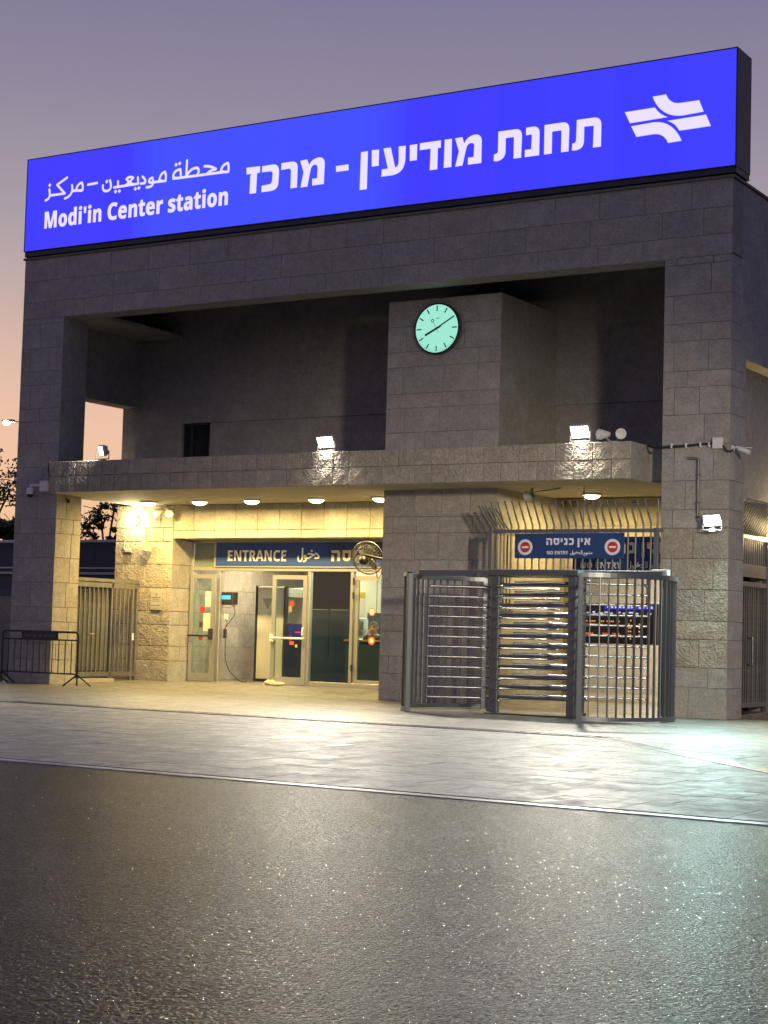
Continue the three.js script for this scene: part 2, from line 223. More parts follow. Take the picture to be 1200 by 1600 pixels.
// ------------------------------------------------------------------ station building
const station = thing('station_building', 'stone faced station building with deep portal frame and canopy', 'building');
{
  const S = station;
  const pl = part('pillar', B(0, -0.1, -0.77, 1.15 - 0.02, 7.63, -0.02), mortarMidM, S); pl.userData.label = 'pillar on the sunset side with a lamplit inner face';
  clad(pl, [0, 0, -0.022], 'z', 1.15, 0, 7.6, { wmin: 0.5, wmax: 0.72, joined: true });
  clad(pl, [1.128, 0, 0], 'x', 0.77, 0.0, 3.9, { wmin: 0.3, wmax: 0.55, gap: 0.01 });
  part('pillar_face', B(1.13, 3.9, -0.76, 1.148, 7.63, -0.001), wallM, pl);
  const pr = part('pillar', B(14.45, -0.1, -0.72, 15.58, 7.63, -0.02), mortarMidM, S); pr.userData.label = 'pillar beside the turnstile lit by a cool floodlight';
  clad(pr, [14.43, 0, -0.022], 'z', 1.17, 0, 7.6, { wmin: 0.4, wmax: 0.9, gap: 0.007, rough: (x, y) => y < 3.1 && y > 0.85 && x > 0.2 });
  clad(pr, [15.578, 0, 0], 'x', 0.72, 0, 7.6, { wmin: 0.5, wmax: 0.8 });
  part('pillar_face', B(14.43, 0, -0.71, 14.448, 7.63, -0.001), wallM, pr);
  const bm = part('beam', B(0.001, 7.63, -0.5, 15.599, 8.86, -0.022), mortarPaleM, S);
  clad(bm, [0, 0, -0.022], 'z', 15.6, 7.6, 8.87, { wmin: 0.7, wmax: 1.35 });
  part('beam_soffit', B(0.4, 7.606, -0.52, 15.2, 7.629, -0.004), plasterM, bm);
  // side walls of the open upper portal
  part('wall', B(0.25, 6.1, -3.05, 0.75, 8.86, -0.5), wallM, S);
  part('side_soffit', B(0.26, 7.58, -3.04, 1.85, 7.66, -0.52), plasterM, S);
  part('soffit', B(0.252, 6.085, -3.045, 0.748, 6.1, -0.77), plasterM, S);
  part('wall', B(15.1, 5.98, -13, 15.6, 8.862, -0.5), wallM, S);
  part('soffit', B(15.1, 5.955, -8, 15.6, 5.979, -0.722), plasterM, S);
  part('wall', B(15.0, 3.7, -8.4, 15.3, 5.955, -0.722), wallM, S);
  part('coping', merge([B(-0.03, 8.871, -0.55, 15.63, 8.915, 0.03), B(15.05, 8.872, -13, 15.632, 8.914, -0.551)]), mortarM, S);
  part('roof', B(0.3, 8.3, -8.4, 15.3, 8.5, -0.52), wallM, S);
  // rear wall of the upper portal with low strip windows
  const rw = part('wall', merge([B(0.25, 3.9, -3.35, 15.0, 4.9, -3.05), B(0.25, 5.69, -3.35, 15.0, 8.4, -3.05), B(0.25, 4.9, -3.35, 1.94, 5.69, -3.052)]), wallM, S);
  part('recessed_band', merge([B(2.68, 4.9, -3.3, 8.6, 5.69, -3.09), B(10.95, 4.9, -3.3, 15.0, 5.69, -3.09)]), wallM, rw);
  { const x0 = 1.945, x1 = 2.675, w = part('window', merge([B(x0, 4.905, -3.22, x0 + 0.05, 5.685, -3.12), B(x1 - 0.05, 4.905, -3.22, x1, 5.685, -3.12), B(x0 + 0.05, 4.905, -3.219, x1 - 0.05, 4.945, -3.121), B(x0 + 0.05, 5.645, -3.219, x1 - 0.05, 5.685, -3.121), B(x0 + 0.2, 4.945, -3.218, x0 + 0.24, 5.645, -3.122)]), darkMetalM, rw); part('pane', B(x0 + 0.04, 4.94, -3.19, x1 - 0.04, 5.65, -3.18), darkGlassM, w); }
  // clock tower block, from the ground up behind the canopy
  const bl = part('clock_tower', B(8.602, -0.1, -3.4, 10.95, 7.43, -0.772), mortarMidM, S);
  clad(bl, [8.58, 0, -0.772], 'z', 2.39, 0.0, 3.9, { wmin: 0.46, wmax: 0.7, gap: 0.008 });
  clad(bl, [8.58, 0, -0.772], 'z', 2.39, 4.47, 7.46, { wmin: 0.7, wmax: 1.25 });
  part('tower_side', B(10.952, -0.05, -3.04, 10.97, 7.46, -0.752), wallM, bl); part('tower_side', B(10.953, -0.05, -3.62, 10.971, 3.899, -3.041), wallM, bl); part('tower_side', B(8.582, -0.05, -3.04, 8.6, 7.46, -0.752), wallM, bl);
  part('tower_top', B(8.583, 7.431, -3.04, 10.968, 7.458, -0.774), wallM, bl);
  // rough wall beside the doors, lintel above them
  const ro = part('wall', B(0.24, -0.1, -3.75, 1.81, 3.9, -3.022), mortarM, S); ro.userData.label = 'rock faced wall between side gate and entrance doors';
  clad(ro, [0.22, 0, -3.022], 'z', 1.61, 0.05, 3.9, { wmin: 0.45, wmax: 0.72, rough: true, t: 0.024, gap: 0.009 });
  clad(ro, [1.808, 0, -3.0], 'x', 0.75, 0.05, 3.17, { wmin: 0.7, wmax: 0.8, gap: 0.01 });
  const li = part('lintel', B(1.835, 3.19, -3.7, 8.58, 3.9, -3.022), mortarM, S);
  clad(li, [1.835, 0, -3.022], 'z', 6.74, 3.17, 3.9, { even: 0.55, levels: [3.34], rough: (x) => x < 0.5, gap: 0.011 });
  part('lintel_soffit', B(1.84, 3.172, -3.7, 8.57, 3.189, -3.005), plasterM, li);
  // canopy: rear slab and projecting front with rock faced fascia
  const ca = part('canopy', B(1.302, 3.92, -0.4, 14.03, 4.5, 0.396), mortarMidM, S); ca.userData.label = 'projecting canopy edged with two rows of rock faced blocks';
  clad(ca, [1.3, 0, 0.396], 'z', 12.75, 3.9, 4.525, { even: 0.345, levels: [4.225], rough: true, t: 0.024, gap: 0.005 });
  part('canopy_end', B(14.03, 3.902, -0.4, 14.05, 4.52, 0.394), wallM, ca); part('canopy_end', B(1.302, 3.902, -0.4, 1.32, 4.52, 0.394), wallM, ca);
  part('canopy_top', B(1.303, 4.5, -0.4, 14.048, 4.518, 0.394), wallM, ca);
  part('canopy_slab', B(0.752, 3.92, -3.04, 14.428, 4.45, -0.401), wallM, S);
  part('canopy_soffit', merge([B(0.76, 3.9, -3.02, 14.425, 3.919, -0.402), B(1.304, 3.901, -0.4, 14.046, 3.918, 0.393), B(10.975, 3.9, -3.84, 14.9, 3.919, -3.021)]), std({ color: lin3(0.6, 0.56, 0.46), map: stoneColor, roughness: 0.8 }), S);
  part('canopy_return', B(14.052, 3.905, -0.42, 14.43, 4.5, -0.402), wallM, S);
  // recess behind the turnstile
  const rb = part('wall', merge([B(10.972, 2.4, -3.85, 15.0, 3.9, -3.6), B(10.972, -0.05, -3.85, 11.3, 2.4, -3.6), B(14.1, -0.05, -3.85, 15.0, 2.4, -3.6)]), mortarM, S);
  clad(rb, [10.98, 0, -3.6], 'z', 3.45, 2.42, 3.9, { wmin: 0.5, wmax: 0.8, joined: true });
  part('wall', B(14.45, -0.05, -3.6, 14.7, 3.9, -0.722), wallM, S);
  // hall behind the doors: walls, ceiling, partition
  const hl = part('hall_wall', B(1.5, -0.05, -8.4, 1.81, 3.4, -3.76), mortarM, S);
  clad(hl, [1.808, 0, -3.76], 'x', 4.5, 0.08, 3.3, { wmin: 0.6, wmax: 1.0, joined: true });
  part('hall_wall', B(1.81, -0.05, -8.4, 15.3, 3.4, -8.2), plasterM, S);
  part('hall_wall', B(9.2, -0.05, -8.19, 9.4, 3.3, -3.86), plasterM, S);
  part('hall_wall', B(8.605, -0.05, -3.86, 10.97, 3.3, -3.61), plasterM, S);
  part('hall_wall', B(15.0, -0.05, -8.2, 15.3, 3.699, -2.75), wallM, S);
  part('hall_ceiling', B(1.5, 3.3, -8.2, 15.0, 3.398, -3.86), plasterM, S);
  part('wall', B(0.25, -0.05, -8.4, 1.49, 8.3, -3.76), wallM, S); part('wall', B(1.49, 3.41, -8.4, 15.3, 8.29, -8.3), wallM, S);
}

// ------------------------------------------------------------------ lettering helpers
const HEB = {
  'כ': [77, 'M0 0L45 0Q77 0 77 30L77 70Q77 100 43 100L0 100L0 75L32 75Q47 75 47 57L47 38Q47 26 35 26L0 26Z'],
  'נ': [54, 'M2 0L28 0Q54 0 54 25L54 100L0 100L0 75L24 75L24 26L2 26Z'],
  'י': [30, 'M0 0L30 0L30 58L0 58Z'],
  'ן': [30, 'M0 0L30 0L30 136L0 136Z'],
  'ה': [92, 'M0 0L62 0Q92 0 92 26L92 100L62 100L62 26L0 26ZM0 42L30 42L30 100L0 100Z'],
  'ס': [90, 'M0 0L90 0L90 45Q90 100 45 100Q0 100 0 45ZM28 26L28 48Q28 76 45 76Q62 76 62 48L62 26Z'],
  'א': [94, 'M0 0L32 0L62 45Q66 30 62 0L92 0Q94 45 78 64L96 100L64 100L34 52Q28 70 30 100L0 100Q-2 60 18 38Z'],
};
function heb(ctx, text, right, top, h) { // right to left
  let x = right; const k = h / 100;
  for (const ch of text) { if (ch === ' ') { x -= 36 * k; continue; } const [w, p] = HEB[ch]; x -= w * k; ctx.save(); ctx.translate(x, top); ctx.scale(k, k); ctx.fill(new Path2D(p), 'evenodd'); ctx.restore(); x -= 22 * k; }
}
function strokes(ctx, list, lw, dots = [], r = lw * 0.62) { ctx.lineWidth = lw; ctx.lineCap = 'round'; ctx.lineJoin = 'round'; for (const s of list) ctx.stroke(new Path2D(s)); for (const [x, y] of dots) { ctx.save(); ctx.translate(x, y); ctx.rotate(0.7); ctx.fillRect(-r, -r, 2 * r, 2 * r); ctx.restore(); } }
const DUKHUL = ['M120 30Q146 46 138 58L116 58', 'M70 34Q92 32 112 40Q92 46 72 58L56 58', 'M56 48Q44 38 40 50Q44 60 56 56Q58 74 40 78', 'M30 2L29 60Q24 80 8 76Q-2 70 2 50']; // the word in the middle of the entrance sign
const DUKHUL_DOTS = [[92, 16]];
const MAMNU = ['M150 40Q136 42 134 56Q146 62 154 56ZM154 57L100 58', 'M116 42Q104 44 104 57', 'M84 40L86 58L100 58', 'M80 52Q68 40 64 54Q70 64 80 58Q82 74 62 78', 'M50 42Q30 40 34 52Q42 58 50 54Q24 60 26 76Q34 90 54 82'];
function canvas(w, h) { const c = document.createElement('canvas'); c.width = w; c.height = h; return [c, c.getContext('2d')]; }
function canvasTex(c) { const t = new THREE.CanvasTexture(c); t.colorSpace = THREE.SRGBColorSpace; t.magFilter = THREE.LinearFilter; return t; }

// ------------------------------------------------------------------ roof sign
{
  const g = thing('illuminated_roof_sign', 'long illuminated blue station name sign on the roof edge', 'sign', [0, 8.915, 0]);
  const y0 = 9.07 - 8.915, y1 = 11.03 - 8.915;
  part('cabinet', CB(-0.05, y0 - 0.015, -0.68, 15.65, y1 + 0.02, 0.0, 0.012), signBoxM, g);
  part('base_rail', CB(-0.04, 0.035, -0.66, 15.64, y0 - 0.016, -0.01, 0.008), signBoxM, g);
  for (const x of [0.6, 4.2, 7.8, 11.4, 15.0]) part('support', B(x - 0.06, -0.045, -0.5, x + 0.06, 0.05, -0.15), darkMetalM, g);
  const [c, x] = canvas(2048, 256); x.fillStyle = 'rgb(61,58,255)'; x.fillRect(0, 0, 2048, 256);
  for (let i = 0; i < 49; i++) { x.fillStyle = `rgba(${66 + (i * 37) % 13},${72 + (i * 53) % 26},255,${0.05 + 0.1 * ((i * 29) % 7) / 7})`; x.fillRect(i * 42, 0, 42, 256); }          // led modules of slightly different blue
  { const gr = x.createLinearGradient(360, 0, 1240, 0); for (const [p, a] of [[0, 0], [0.14, 0.5], [0.84, 0.5], [1, 0]]) gr.addColorStop(p, `rgba(70,96,255,${a})`); x.fillStyle = gr; x.fillRect(360, 0, 880, 256); }
  const fade = (a, b) => { for (let i = 0; i < 256; i += 4) { x.fillStyle = 'rgba(70,100,255,0.25)'; x.fillRect(a, i, b - a, 2); } }; fade(380, 462); fade(1122, 1220); // scan lines of the panel rows
  x.fillStyle = x.strokeStyle = 'rgb(236,226,255)'; const sy = 256 / 255.7;
  const G = ['M750 109L793 110L793 127L784 127L783 178L762 178L763 131L766 127L751 127Z', 'M799 111L830 110Q851 110 852 131L851 159Q850 177 828 178L799 178L799 161L821 160Q831 160 831 149L832 135Q832 127 823 127L799 127Z',
    'M858 110L889 110Q909 110 908 129L908 178L888 178L888 134Q888 127 881 127L858 128Z', 'M915 111L936 110L943 125Q948 110 972 109Q989 111 989 128L988 178L953 178L953 161L967 161L968 135Q967 126 958 126Q949 127 947 139L939 179L918 179L926 141Z',
    'M1022 137L1059 137L1060 152L1023 152Z', 'M1094 111L1114 111L1114 205L1093 205Z', 'M1125 110L1146 111L1146 151L1126 151Z', 'M1158 110L1179 110L1193 161Q1202 158 1202 148L1201 110L1221 111L1221 142Q1220 177 1186 179L1154 179L1155 161L1172 161Z',
    'M1232 111L1253 111L1253 150L1233 150Z', 'M1260 110L1318 110L1318 128L1310 128L1310 179L1289 179L1290 127L1260 127Z', 'M1328 110L1348 110L1348 178L1327 178Z', 'M1356 110L1376 110L1381 126Q1388 109 1410 108Q1428 109 1428 127L1428 178L1392 178L1392 161L1407 161L1408 135Q1408 127 1399 127Q1390 127 1387 138L1378 178L1358 179L1367 143Z',
    'M1671 108L1714 108Q1731 109 1732 126L1732 177L1712 177L1713 127L1690 126L1690 159Q1689 179 1667 178L1660 177L1661 161Q1670 162 1670 154Z', 'M1590 109L1635 109Q1652 109 1653 126L1652 178L1633 178L1633 127L1610 127L1610 178L1590 178Z', 'M1543 109L1560 109Q1578 109 1578 126L1578 178L1541 178L1541 161L1557 161L1558 127L1543 127Z',
    'M1471 109L1516 109Q1532 109 1533 127L1532 178L1512 178L1512 127L1491 127L1491 159Q1490 179 1466 179L1460 177L1461 161Q1470 162 1471 155Z',
    'M1788 106L1860 105Q1870 122 1891 131L1801 133Z', 'M1854 80L1886 79Q1895 104 1923 103L1963 103L1974 130L1927 132C1893 132 1867 114 1854 80Z', 'M1804 140L1857 138C1893 139 1913 162 1924 188L1892 189C1885 171 1872 165 1855 165L1817 166Z', 'M1889 139L1979 137L1991 164L1918 165Q1908 146 1889 139Z'];
  for (const p of G) x.fill(new Path2D(p));
  strokes(x, ['M691 90Q674 90 669 108Q684 114 693 112Q695 100 691 90M693 112L613 111', 'M616 89Q638 91 653 101Q633 102 623 111', 'M558 67L557 111M558 109Q571 87 593 91Q602 98 592 111L515 110', 'M540 109L537 88Q514 88 514 106Q526 113 541 109', 'M613 111L592 111',
    'M486 89Q471 90 468 109Q480 114 489 113Q492 99 486 89M489 113L444 112', 'M445 100Q430 100 435 111Q446 114 447 107Q451 126 426 123', 'M411 93Q426 105 419 111L406 111', 'M395 93L397 110L314 111', 'M381 111Q362 101 356 93Q367 85 379 92Q369 104 350 111', 'M327 96L328 111', 'M299 90Q310 115 291 118Q273 119 275 101',
    'M222 93L254 92', 'M200 85Q185 86 180 103Q193 108 203 106Q206 95 200 85M203 106L166 104', 'M165 88Q173 117 141 122', 'M146 65L111 81L140 108L88 108', 'M83 91Q92 117 71 120'], 7, [[522, 74], [534, 72], [388, 123], [400, 122], [320, 123], [333, 123], [288, 92], [84, 79]], 4.2);
  x.font = 'bold 60px sans-serif'; x.textBaseline = 'alphabetic'; const word = "Modi'in Center station", ww = x.measureText(word).width; x.save(); x.translate(66, 198); x.scale(632 / ww, 1.04); x.fillText(word, 0, 0); x.lineWidth = 2; x.strokeText(word, 0, 0); x.restore();
  const t = canvasTex(c);
  const m = std({ color: 0x000000, emissive: 0xffffff, emissiveMap: t, emissiveIntensity: 1.0, roughness: 0.55 });
  part('screen', new THREE.PlaneGeometry(15.68, y1 - y0).translate(7.8, (y0 + y1) / 2, 0.006), m, g);
  for (const [a, b, cc, d] of [[-0.05, y0 - 0.012, 15.65, y0], [-0.05, y1, 15.65, y1 + 0.02], [-0.05, y0, -0.03, y1], [15.63, y0, 15.65, y1]]) part('edge_trim', B(a, b, 0.001, cc, d, 0.014), signBoxM, g);
}
// ------------------------------------------------------------------ clock
{
  const g = thing('wall_clock', 'round backlit clock with pale green face on tower block', 'clock', [9.69, 6.87, -0.75]);
  const disc = (r, d) => new THREE.CylinderGeometry(r, r, d, 56).rotateX(Math.PI / 2);
  part('case', disc(0.475, 0.1), greySteelM, g, [0, 0, 0.05]);
  part('rim', new THREE.TorusGeometry(0.462, 0.018, 8, 64), darkMetalM, g, [0, 0, 0.1]);
  part('dial', disc(0.45, 0.006), glow(0.36, 0.86, 0.68, 0.95), g, [0, 0, 0.104]);
  const mk = std({ color: lin3(0.01, 0.05, 0.045), roughness: 0.6 });
  for (let i = 0; i < 12; i++) { const a = i * Math.PI / 6, m = part('hour_mark', new THREE.BoxGeometry(0.022, 0.1, 0.004), mk, g, [Math.sin(a) * 0.375, Math.cos(a) * 0.375, 0.111]); m.rotation.z = -a; }
  for (let i = 0; i < 60; i++) if (i % 5 && i > 18 && i < 42) { const a = i * Math.PI / 30, m = part('minute_mark', new THREE.BoxGeometry(0.006, 0.025, 0.003), mk, g, [Math.sin(a) * 0.418, Math.cos(a) * 0.418, 0.111]); m.rotation.z = -a; }
  const hand = (name, l, back, w, deg, z) => { const m = part(name, cbox(w, l + back, 0.005, 0.0015).translate(0, (l - back) / 2, 0), mk, g, [0, 0, z]); m.rotation.z = -deg * Math.PI / 180; return m; };
  hand('hour_hand', 0.27, 0.1, 0.04, 244, 0.117); hand('minute_hand', 0.4, 0.06, 0.026, 61, 0.124);
  const sh = hand('second_hand', 0.1, 0.14, 0.007, 152, 0.13); part('counterweight', new THREE.TorusGeometry(0.026, 0.007, 6, 18), mk, sh, [0, -0.166, 0]);
  part('maker_mark', new THREE.BoxGeometry(0.07, 0.012, 0.002), mk, g, [0.02, 0.19, 0.109]);
}
// ------------------------------------------------------------------ lamps
function floodlight(name, pos, dir, w, label, glowRGB, k, light, group) {
  const g = thing(name, label, 'floodlight', pos, 0, group), d = V(...dir).normalize();
  const head = new THREE.Group(); const q = new THREE.Quaternion().setFromUnitVectors(V(0, 0, 1), d);
  const h = w * 0.72;
  const body = part('housing', merge([cbox(w, h, 0.07, 0.012), ...[-0.4, -0.2, 0, 0.2, 0.4].map((f) => B(w * f - 0.005, -h * 0.4, -0.075, w * f + 0.005, h * 0.4, -0.03))]), greyPlasticM, g); body.quaternion.copy(q); body.position.set(0, 0.2, 0);
  const lens = part('lens', cbox(w * 0.86, h * 0.82, 0.012, 0.004), glow(...glowRGB, k), body, [0, 0, 0.038]);
  part('bracket', poly([V(-w / 2 - 0.012, 0.2, 0), V(-w / 2 - 0.012, 0.03, 0), V(w / 2 + 0.012, 0.03, 0), V(w / 2 + 0.012, 0.2, 0)], 0.011), greyPlasticM, g);
  part('foot', B(-0.05, 0, -0.04, 0.05, 0.035, 0.04), greyPlasticM, g);
  if (light) { const s = new THREE.SpotLight(lin3(...light.rgb), light.cd, 0, light.angle ?? 1.45, 0.85, 2); const p = V(0, 0.2, 0).addScaledVector(d, 0.07); s.position.copy(p); s.target.position.copy(p.clone().add(d)); s.shadow.radius = 5; s.castShadow = true; s.name = 'floodlight_beam'; g.add(s, s.target); }
  return g;
}
const fgp = 'floodlights along the canopy edge';
floodlight('canopy_floodlight', [2.62, 4.525, 0.33], [-0.55, -0.25, 0.8], 0.3, 'floodlight on canopy edge before the sunset opening, turned aside', [1, 0.98, 0.9], 5, { rgb: [1, 0.93, 0.78], cd: 55, angle: 1.25 }, fgp);
floodlight('canopy_floodlight', [7.98, 4.525, 0.35], [0.12, -0.55, 0.83], 0.34, 'glaring floodlight on canopy edge above the entrance doors', [1, 0.94, 0.74], 40, { rgb: [1, 0.94, 0.8], cd: 200, angle: 1.32 }, fgp);
floodlight('canopy_floodlight', [13.1, 4.525, 0.35], [0.12, -0.55, 0.83], 0.34, 'glaring floodlight on canopy edge above the turnstile', [1, 0.94, 0.74], 40, { rgb: [1, 0.94, 0.8], cd: 200, angle: 1.32 }, fgp);
{ // cool floodlight on the pillar, its arm fixed to the stone
  const g = floodlight('pillar_floodlight', [15.4, 3.02, 0.2], [0.15, -0.5, 0.85], 0.3, 'small cool white floodlight fixed to the pillar beside the turnstile', [0.82, 1, 0.97], 40, { rgb: [0.64, 1, 0.94], cd: 85, angle: 1.55 });
  part('wall_arm', CB(-0.04, 0.0, -0.225, 0.04, 0.06, 0.02, 0.006), greyPlasticM, g);
}
{ // floodlight mast on the plaza, right of the picture: it lights the lower front from the side
  const g = thing('plaza_light_mast', 'plaza floodlight mast standing beyond the picture edge', 'light mast', [33, 0, 22]);
  part('pole', new THREE.CylinderGeometry(0.07, 0.12, 5.9, 14).translate(0, 2.95, 0), greySteelM, g); part('base', CB(-0.2, 0, -0.2, 0.2, 0.03, 0.2, 0.005), greySteelM, g);
  const q = new THREE.Quaternion().setFromUnitVectors(V(0, 0, 1), V(-20.5, -5, -22).normalize()), h = part('head', cbox(0.7, 0.5, 0.14, 0.02), greySteelM, g, [0, 6.0, 0]); h.quaternion.copy(q); part('lens', cbox(0.6, 0.42, 0.012, 0.004), glow(1, 0.9, 0.72, 10), h, [0, 0, 0.075]);
  const l = new THREE.SpotLight(lin3(1, 0.86, 0.64), 1550, 0, 0.235, 1, 2); l.position.set(-0.14, 5.94, -0.14); l.target.position.set(-21.2, 0.8, -22); l.shadow.radius = 36; l.castShadow = true; l.name = 'plaza_mast_beam'; g.add(l, l.target);
}
const warm = [1, 0.70, 0.235];
function soffitLamp(x, z, label, cd) {
  const g = thing('ceiling_lamp', label, 'ceiling lamp', [x, 3.9, z], 0, 'round lamps set in the canopy soffit');
  part('rim', new THREE.LatheGeometry([[0.15, 0], [0.19, 0], [0.19, -0.025], [0.165, -0.04], [0.15, -0.03]].map(([a, b]) => new THREE.Vector2(a, b)), 36), whitePlasticM, g);
  part('diffuser', new THREE.SphereGeometry(0.158, 32, 10, 0, Math.PI * 2, Math.PI / 2, Math.PI / 2).scale(1, 0.5, 1), glow(1, 0.84, 0.46, 9), g, [0, -0.028, 0]);
  const l = new THREE.RectAreaLight(lin3(...warm), cd / (0.26 * 0.26), 0.26, 0.26); l.position.set(0, -0.115, 0); l.rotation.x = -Math.PI / 2; l.name = 'ceiling_lamp_light'; g.add(l);
}
const ords = ['ceiling lamp nearest the side gate in the row over the entrance', 'second ceiling lamp from the side gate over the entrance', 'middle ceiling lamp of the five over the entrance', 'fourth ceiling lamp from the side gate over the entrance', 'ceiling lamp over the entrance half hidden by the clock tower'];
[1.92, 3.28, 4.62, 6.21, 7.72].forEach((x, i) => soffitLamp(x, -2.03, ords[i], 44));
soffitLamp(12.16, -2.2, 'single ceiling lamp under canopy above the turnstile fence', 52);
{
  const g = thing('wall_lamp', 'glaring bulkhead lamp on the rock faced wall by the side gate', 'wall lamp', [0.82, 3.56, -2.96]);
  part('base', new THREE.CylinderGeometry(0.09, 0.1, 0.07, 24).rotateX(Math.PI / 2), whitePlasticM, g, [0, 0, 0]);
  part('globe', new THREE.SphereGeometry(0.085, 24, 16), glow(1, 0.92, 0.66, 30), g, [0, 0, 0.2]);
  part('neck', rod(V(0, 0, 0.02), V(0, 0, 0.14), 0.035), whitePlasticM, g);
  const l = new THREE.PointLight(lin3(1, 0.8, 0.38), 6); l.position.set(0, 0, 0.2); l.shadow.radius = 3; l.castShadow = true; l.name = 'wall_lamp_light'; g.add(l);
}
// unlit twin spot heads
function twinSpots(name, pos, label, up) {
  const g = thing(name, label, 'spotlights', pos);
  part('junction', cbox(0.12, 0.06, 0.08, 0.008), greyPlasticM, g, [0, up ? 0.03 : -0.03, 0]);
  for (const s of [-1, 1]) {
    const hd = part('spot_head', new THREE.LatheGeometry([[0.001, -0.13], [0.045, -0.12], [0.06, -0.05], [0.09, 0.06], [0.095, 0.11], [0.08, 0.105], [0.001, 0.085]].map(([a, b]) => new THREE.Vector2(a, b)), 24).rotateX(Math.PI / 2), whitePlasticM, g, [s * 0.15, up ? 0.17 : -0.17, 0.06]); hd.rotation.set(up ? 0.1 : 0.5, s * 0.5, 0);
    part('swivel', rod(V(s * 0.05, up ? 0.05 : -0.05, 0), V(s * 0.14, up ? 0.12 : -0.12, 0.01), 0.016), greyPlasticM, g);
  }
}
twinSpots('twin_spotlight', [13.55, 4.52, 0.0], 'pair of unlit round spot heads on canopy beside the bright floodlight', true);
twinSpots('twin_spotlight', [1.74, 3.9, -2.85], 'pair of unlit spot heads hanging under canopy by the rock faced wall', false);

// ------------------------------------------------------------------ small fittings on the stone
{
  const g = thing('dome_camera', 'white dome security camera on arm beside the canopy end', 'camera', [0.88, 4.06, 0.0]);
  part('junction_box', CB(-0.13, -0.1, 0, 0.1, 0.12, 0.1, 0.008), whitePlasticM, g);
  part('arm', poly([V(-0.12, 0.03, 0.06), V(-0.36, 0.03, 0.1), V(-0.38, -0.02, 0.1)], 0.025), whitePlasticM, g);
  part('housing', new THREE.CylinderGeometry(0.06, 0.075, 0.13, 20), whitePlasticM, g, [-0.38, -0.09, 0.1]);
  part('dome', new THREE.SphereGeometry(0.068, 20, 10, 0, Math.PI * 2, Math.PI / 2, Math.PI / 2), std({ color: lin3(0.015, 0.015, 0.018), roughness: 0.1 }), g, [-0.38, -0.155, 0.1]);
}
{
  const g = thing('black_cable', 'black cable dropping down the canopy end to the camera box', 'cable', [0, 0, 0]);
  part('cable_run', tube([V(1.27, 4.56, 0.3), V(1.24, 4.56, 0.36), V(1.22, 4.4, 0.36), V(1.2, 4.18, 0.3), V(0.96, 4.15, 0.06)], 0.012, 30), blackM, g);
}
{
  const g = thing('curved_cable', 'curved cable looping down the rock faced wall below the lamp', 'cable', [0, 0, 0]);
  part('cable_run', tube([V(1.05, 3.86, -2.965), V(0.78, 3.6, -2.93), V(0.62, 3.36, -2.95), V(0.52, 3.1, -2.955), V(0.5, 2.95, -2.96), V(0.56, 2.9, -2.96)], 0.014, 40), greyPlasticM, g);
  part('outlet', CB(0.54, 2.86, -2.985, 0.72, 2.93, -2.93, 0.008), greyPlasticM, g);
}
{ const g = thing('wall_box', 'small pale box on bracket fixed to the rock faced wall', 'box', [1.25, 2.96, -2.97]); part('box_body', CB(-0.06, -0.08, 0.02, 0.05, 0.13, 0.26, 0.008), greyPlasticM, g); part('bracket', B(-0.03, -0.02, -0.03, 0.03, 0.06, 0.021), greyPlasticM, g); }
{
  const [c, x] = canvas(192, 256); x.fillStyle = 'rgb(196,192,172)'; x.fillRect(0, 0, 192, 256); x.strokeStyle = x.fillStyle = 'rgb(92,90,78)';
  strokes(x, ['M90 26Q118 34 104 46M84 46L122 40M88 62Q112 66 116 48'], 7);
  for (const [y, a, b, h] of [[84, 16, 176, 12], [112, 40, 84, 10], [112, 98, 150, 10], [134, 16, 176, 8], [176, 130, 160, 6], [196, 16, 180, 9], [232, 24, 176, 7]]) x.fillRect(a, y, b - a, h);
  const g = thing('wall_plaque', 'small metal information plaque on the rock faced wall', 'plaque', [1.46, 1.81, -2.99]); const pm = std({ map: canvasTex(c), metalness: 0.3, roughness: 0.4 });
  part('plate', cbox(0.3, 0.42, 0.03, 0.004), aluM, g, [0, 0, 0.02]); part('engraving', new THREE.PlaneGeometry(0.28, 0.4), pm, g, [0, 0, 0.037]);
}
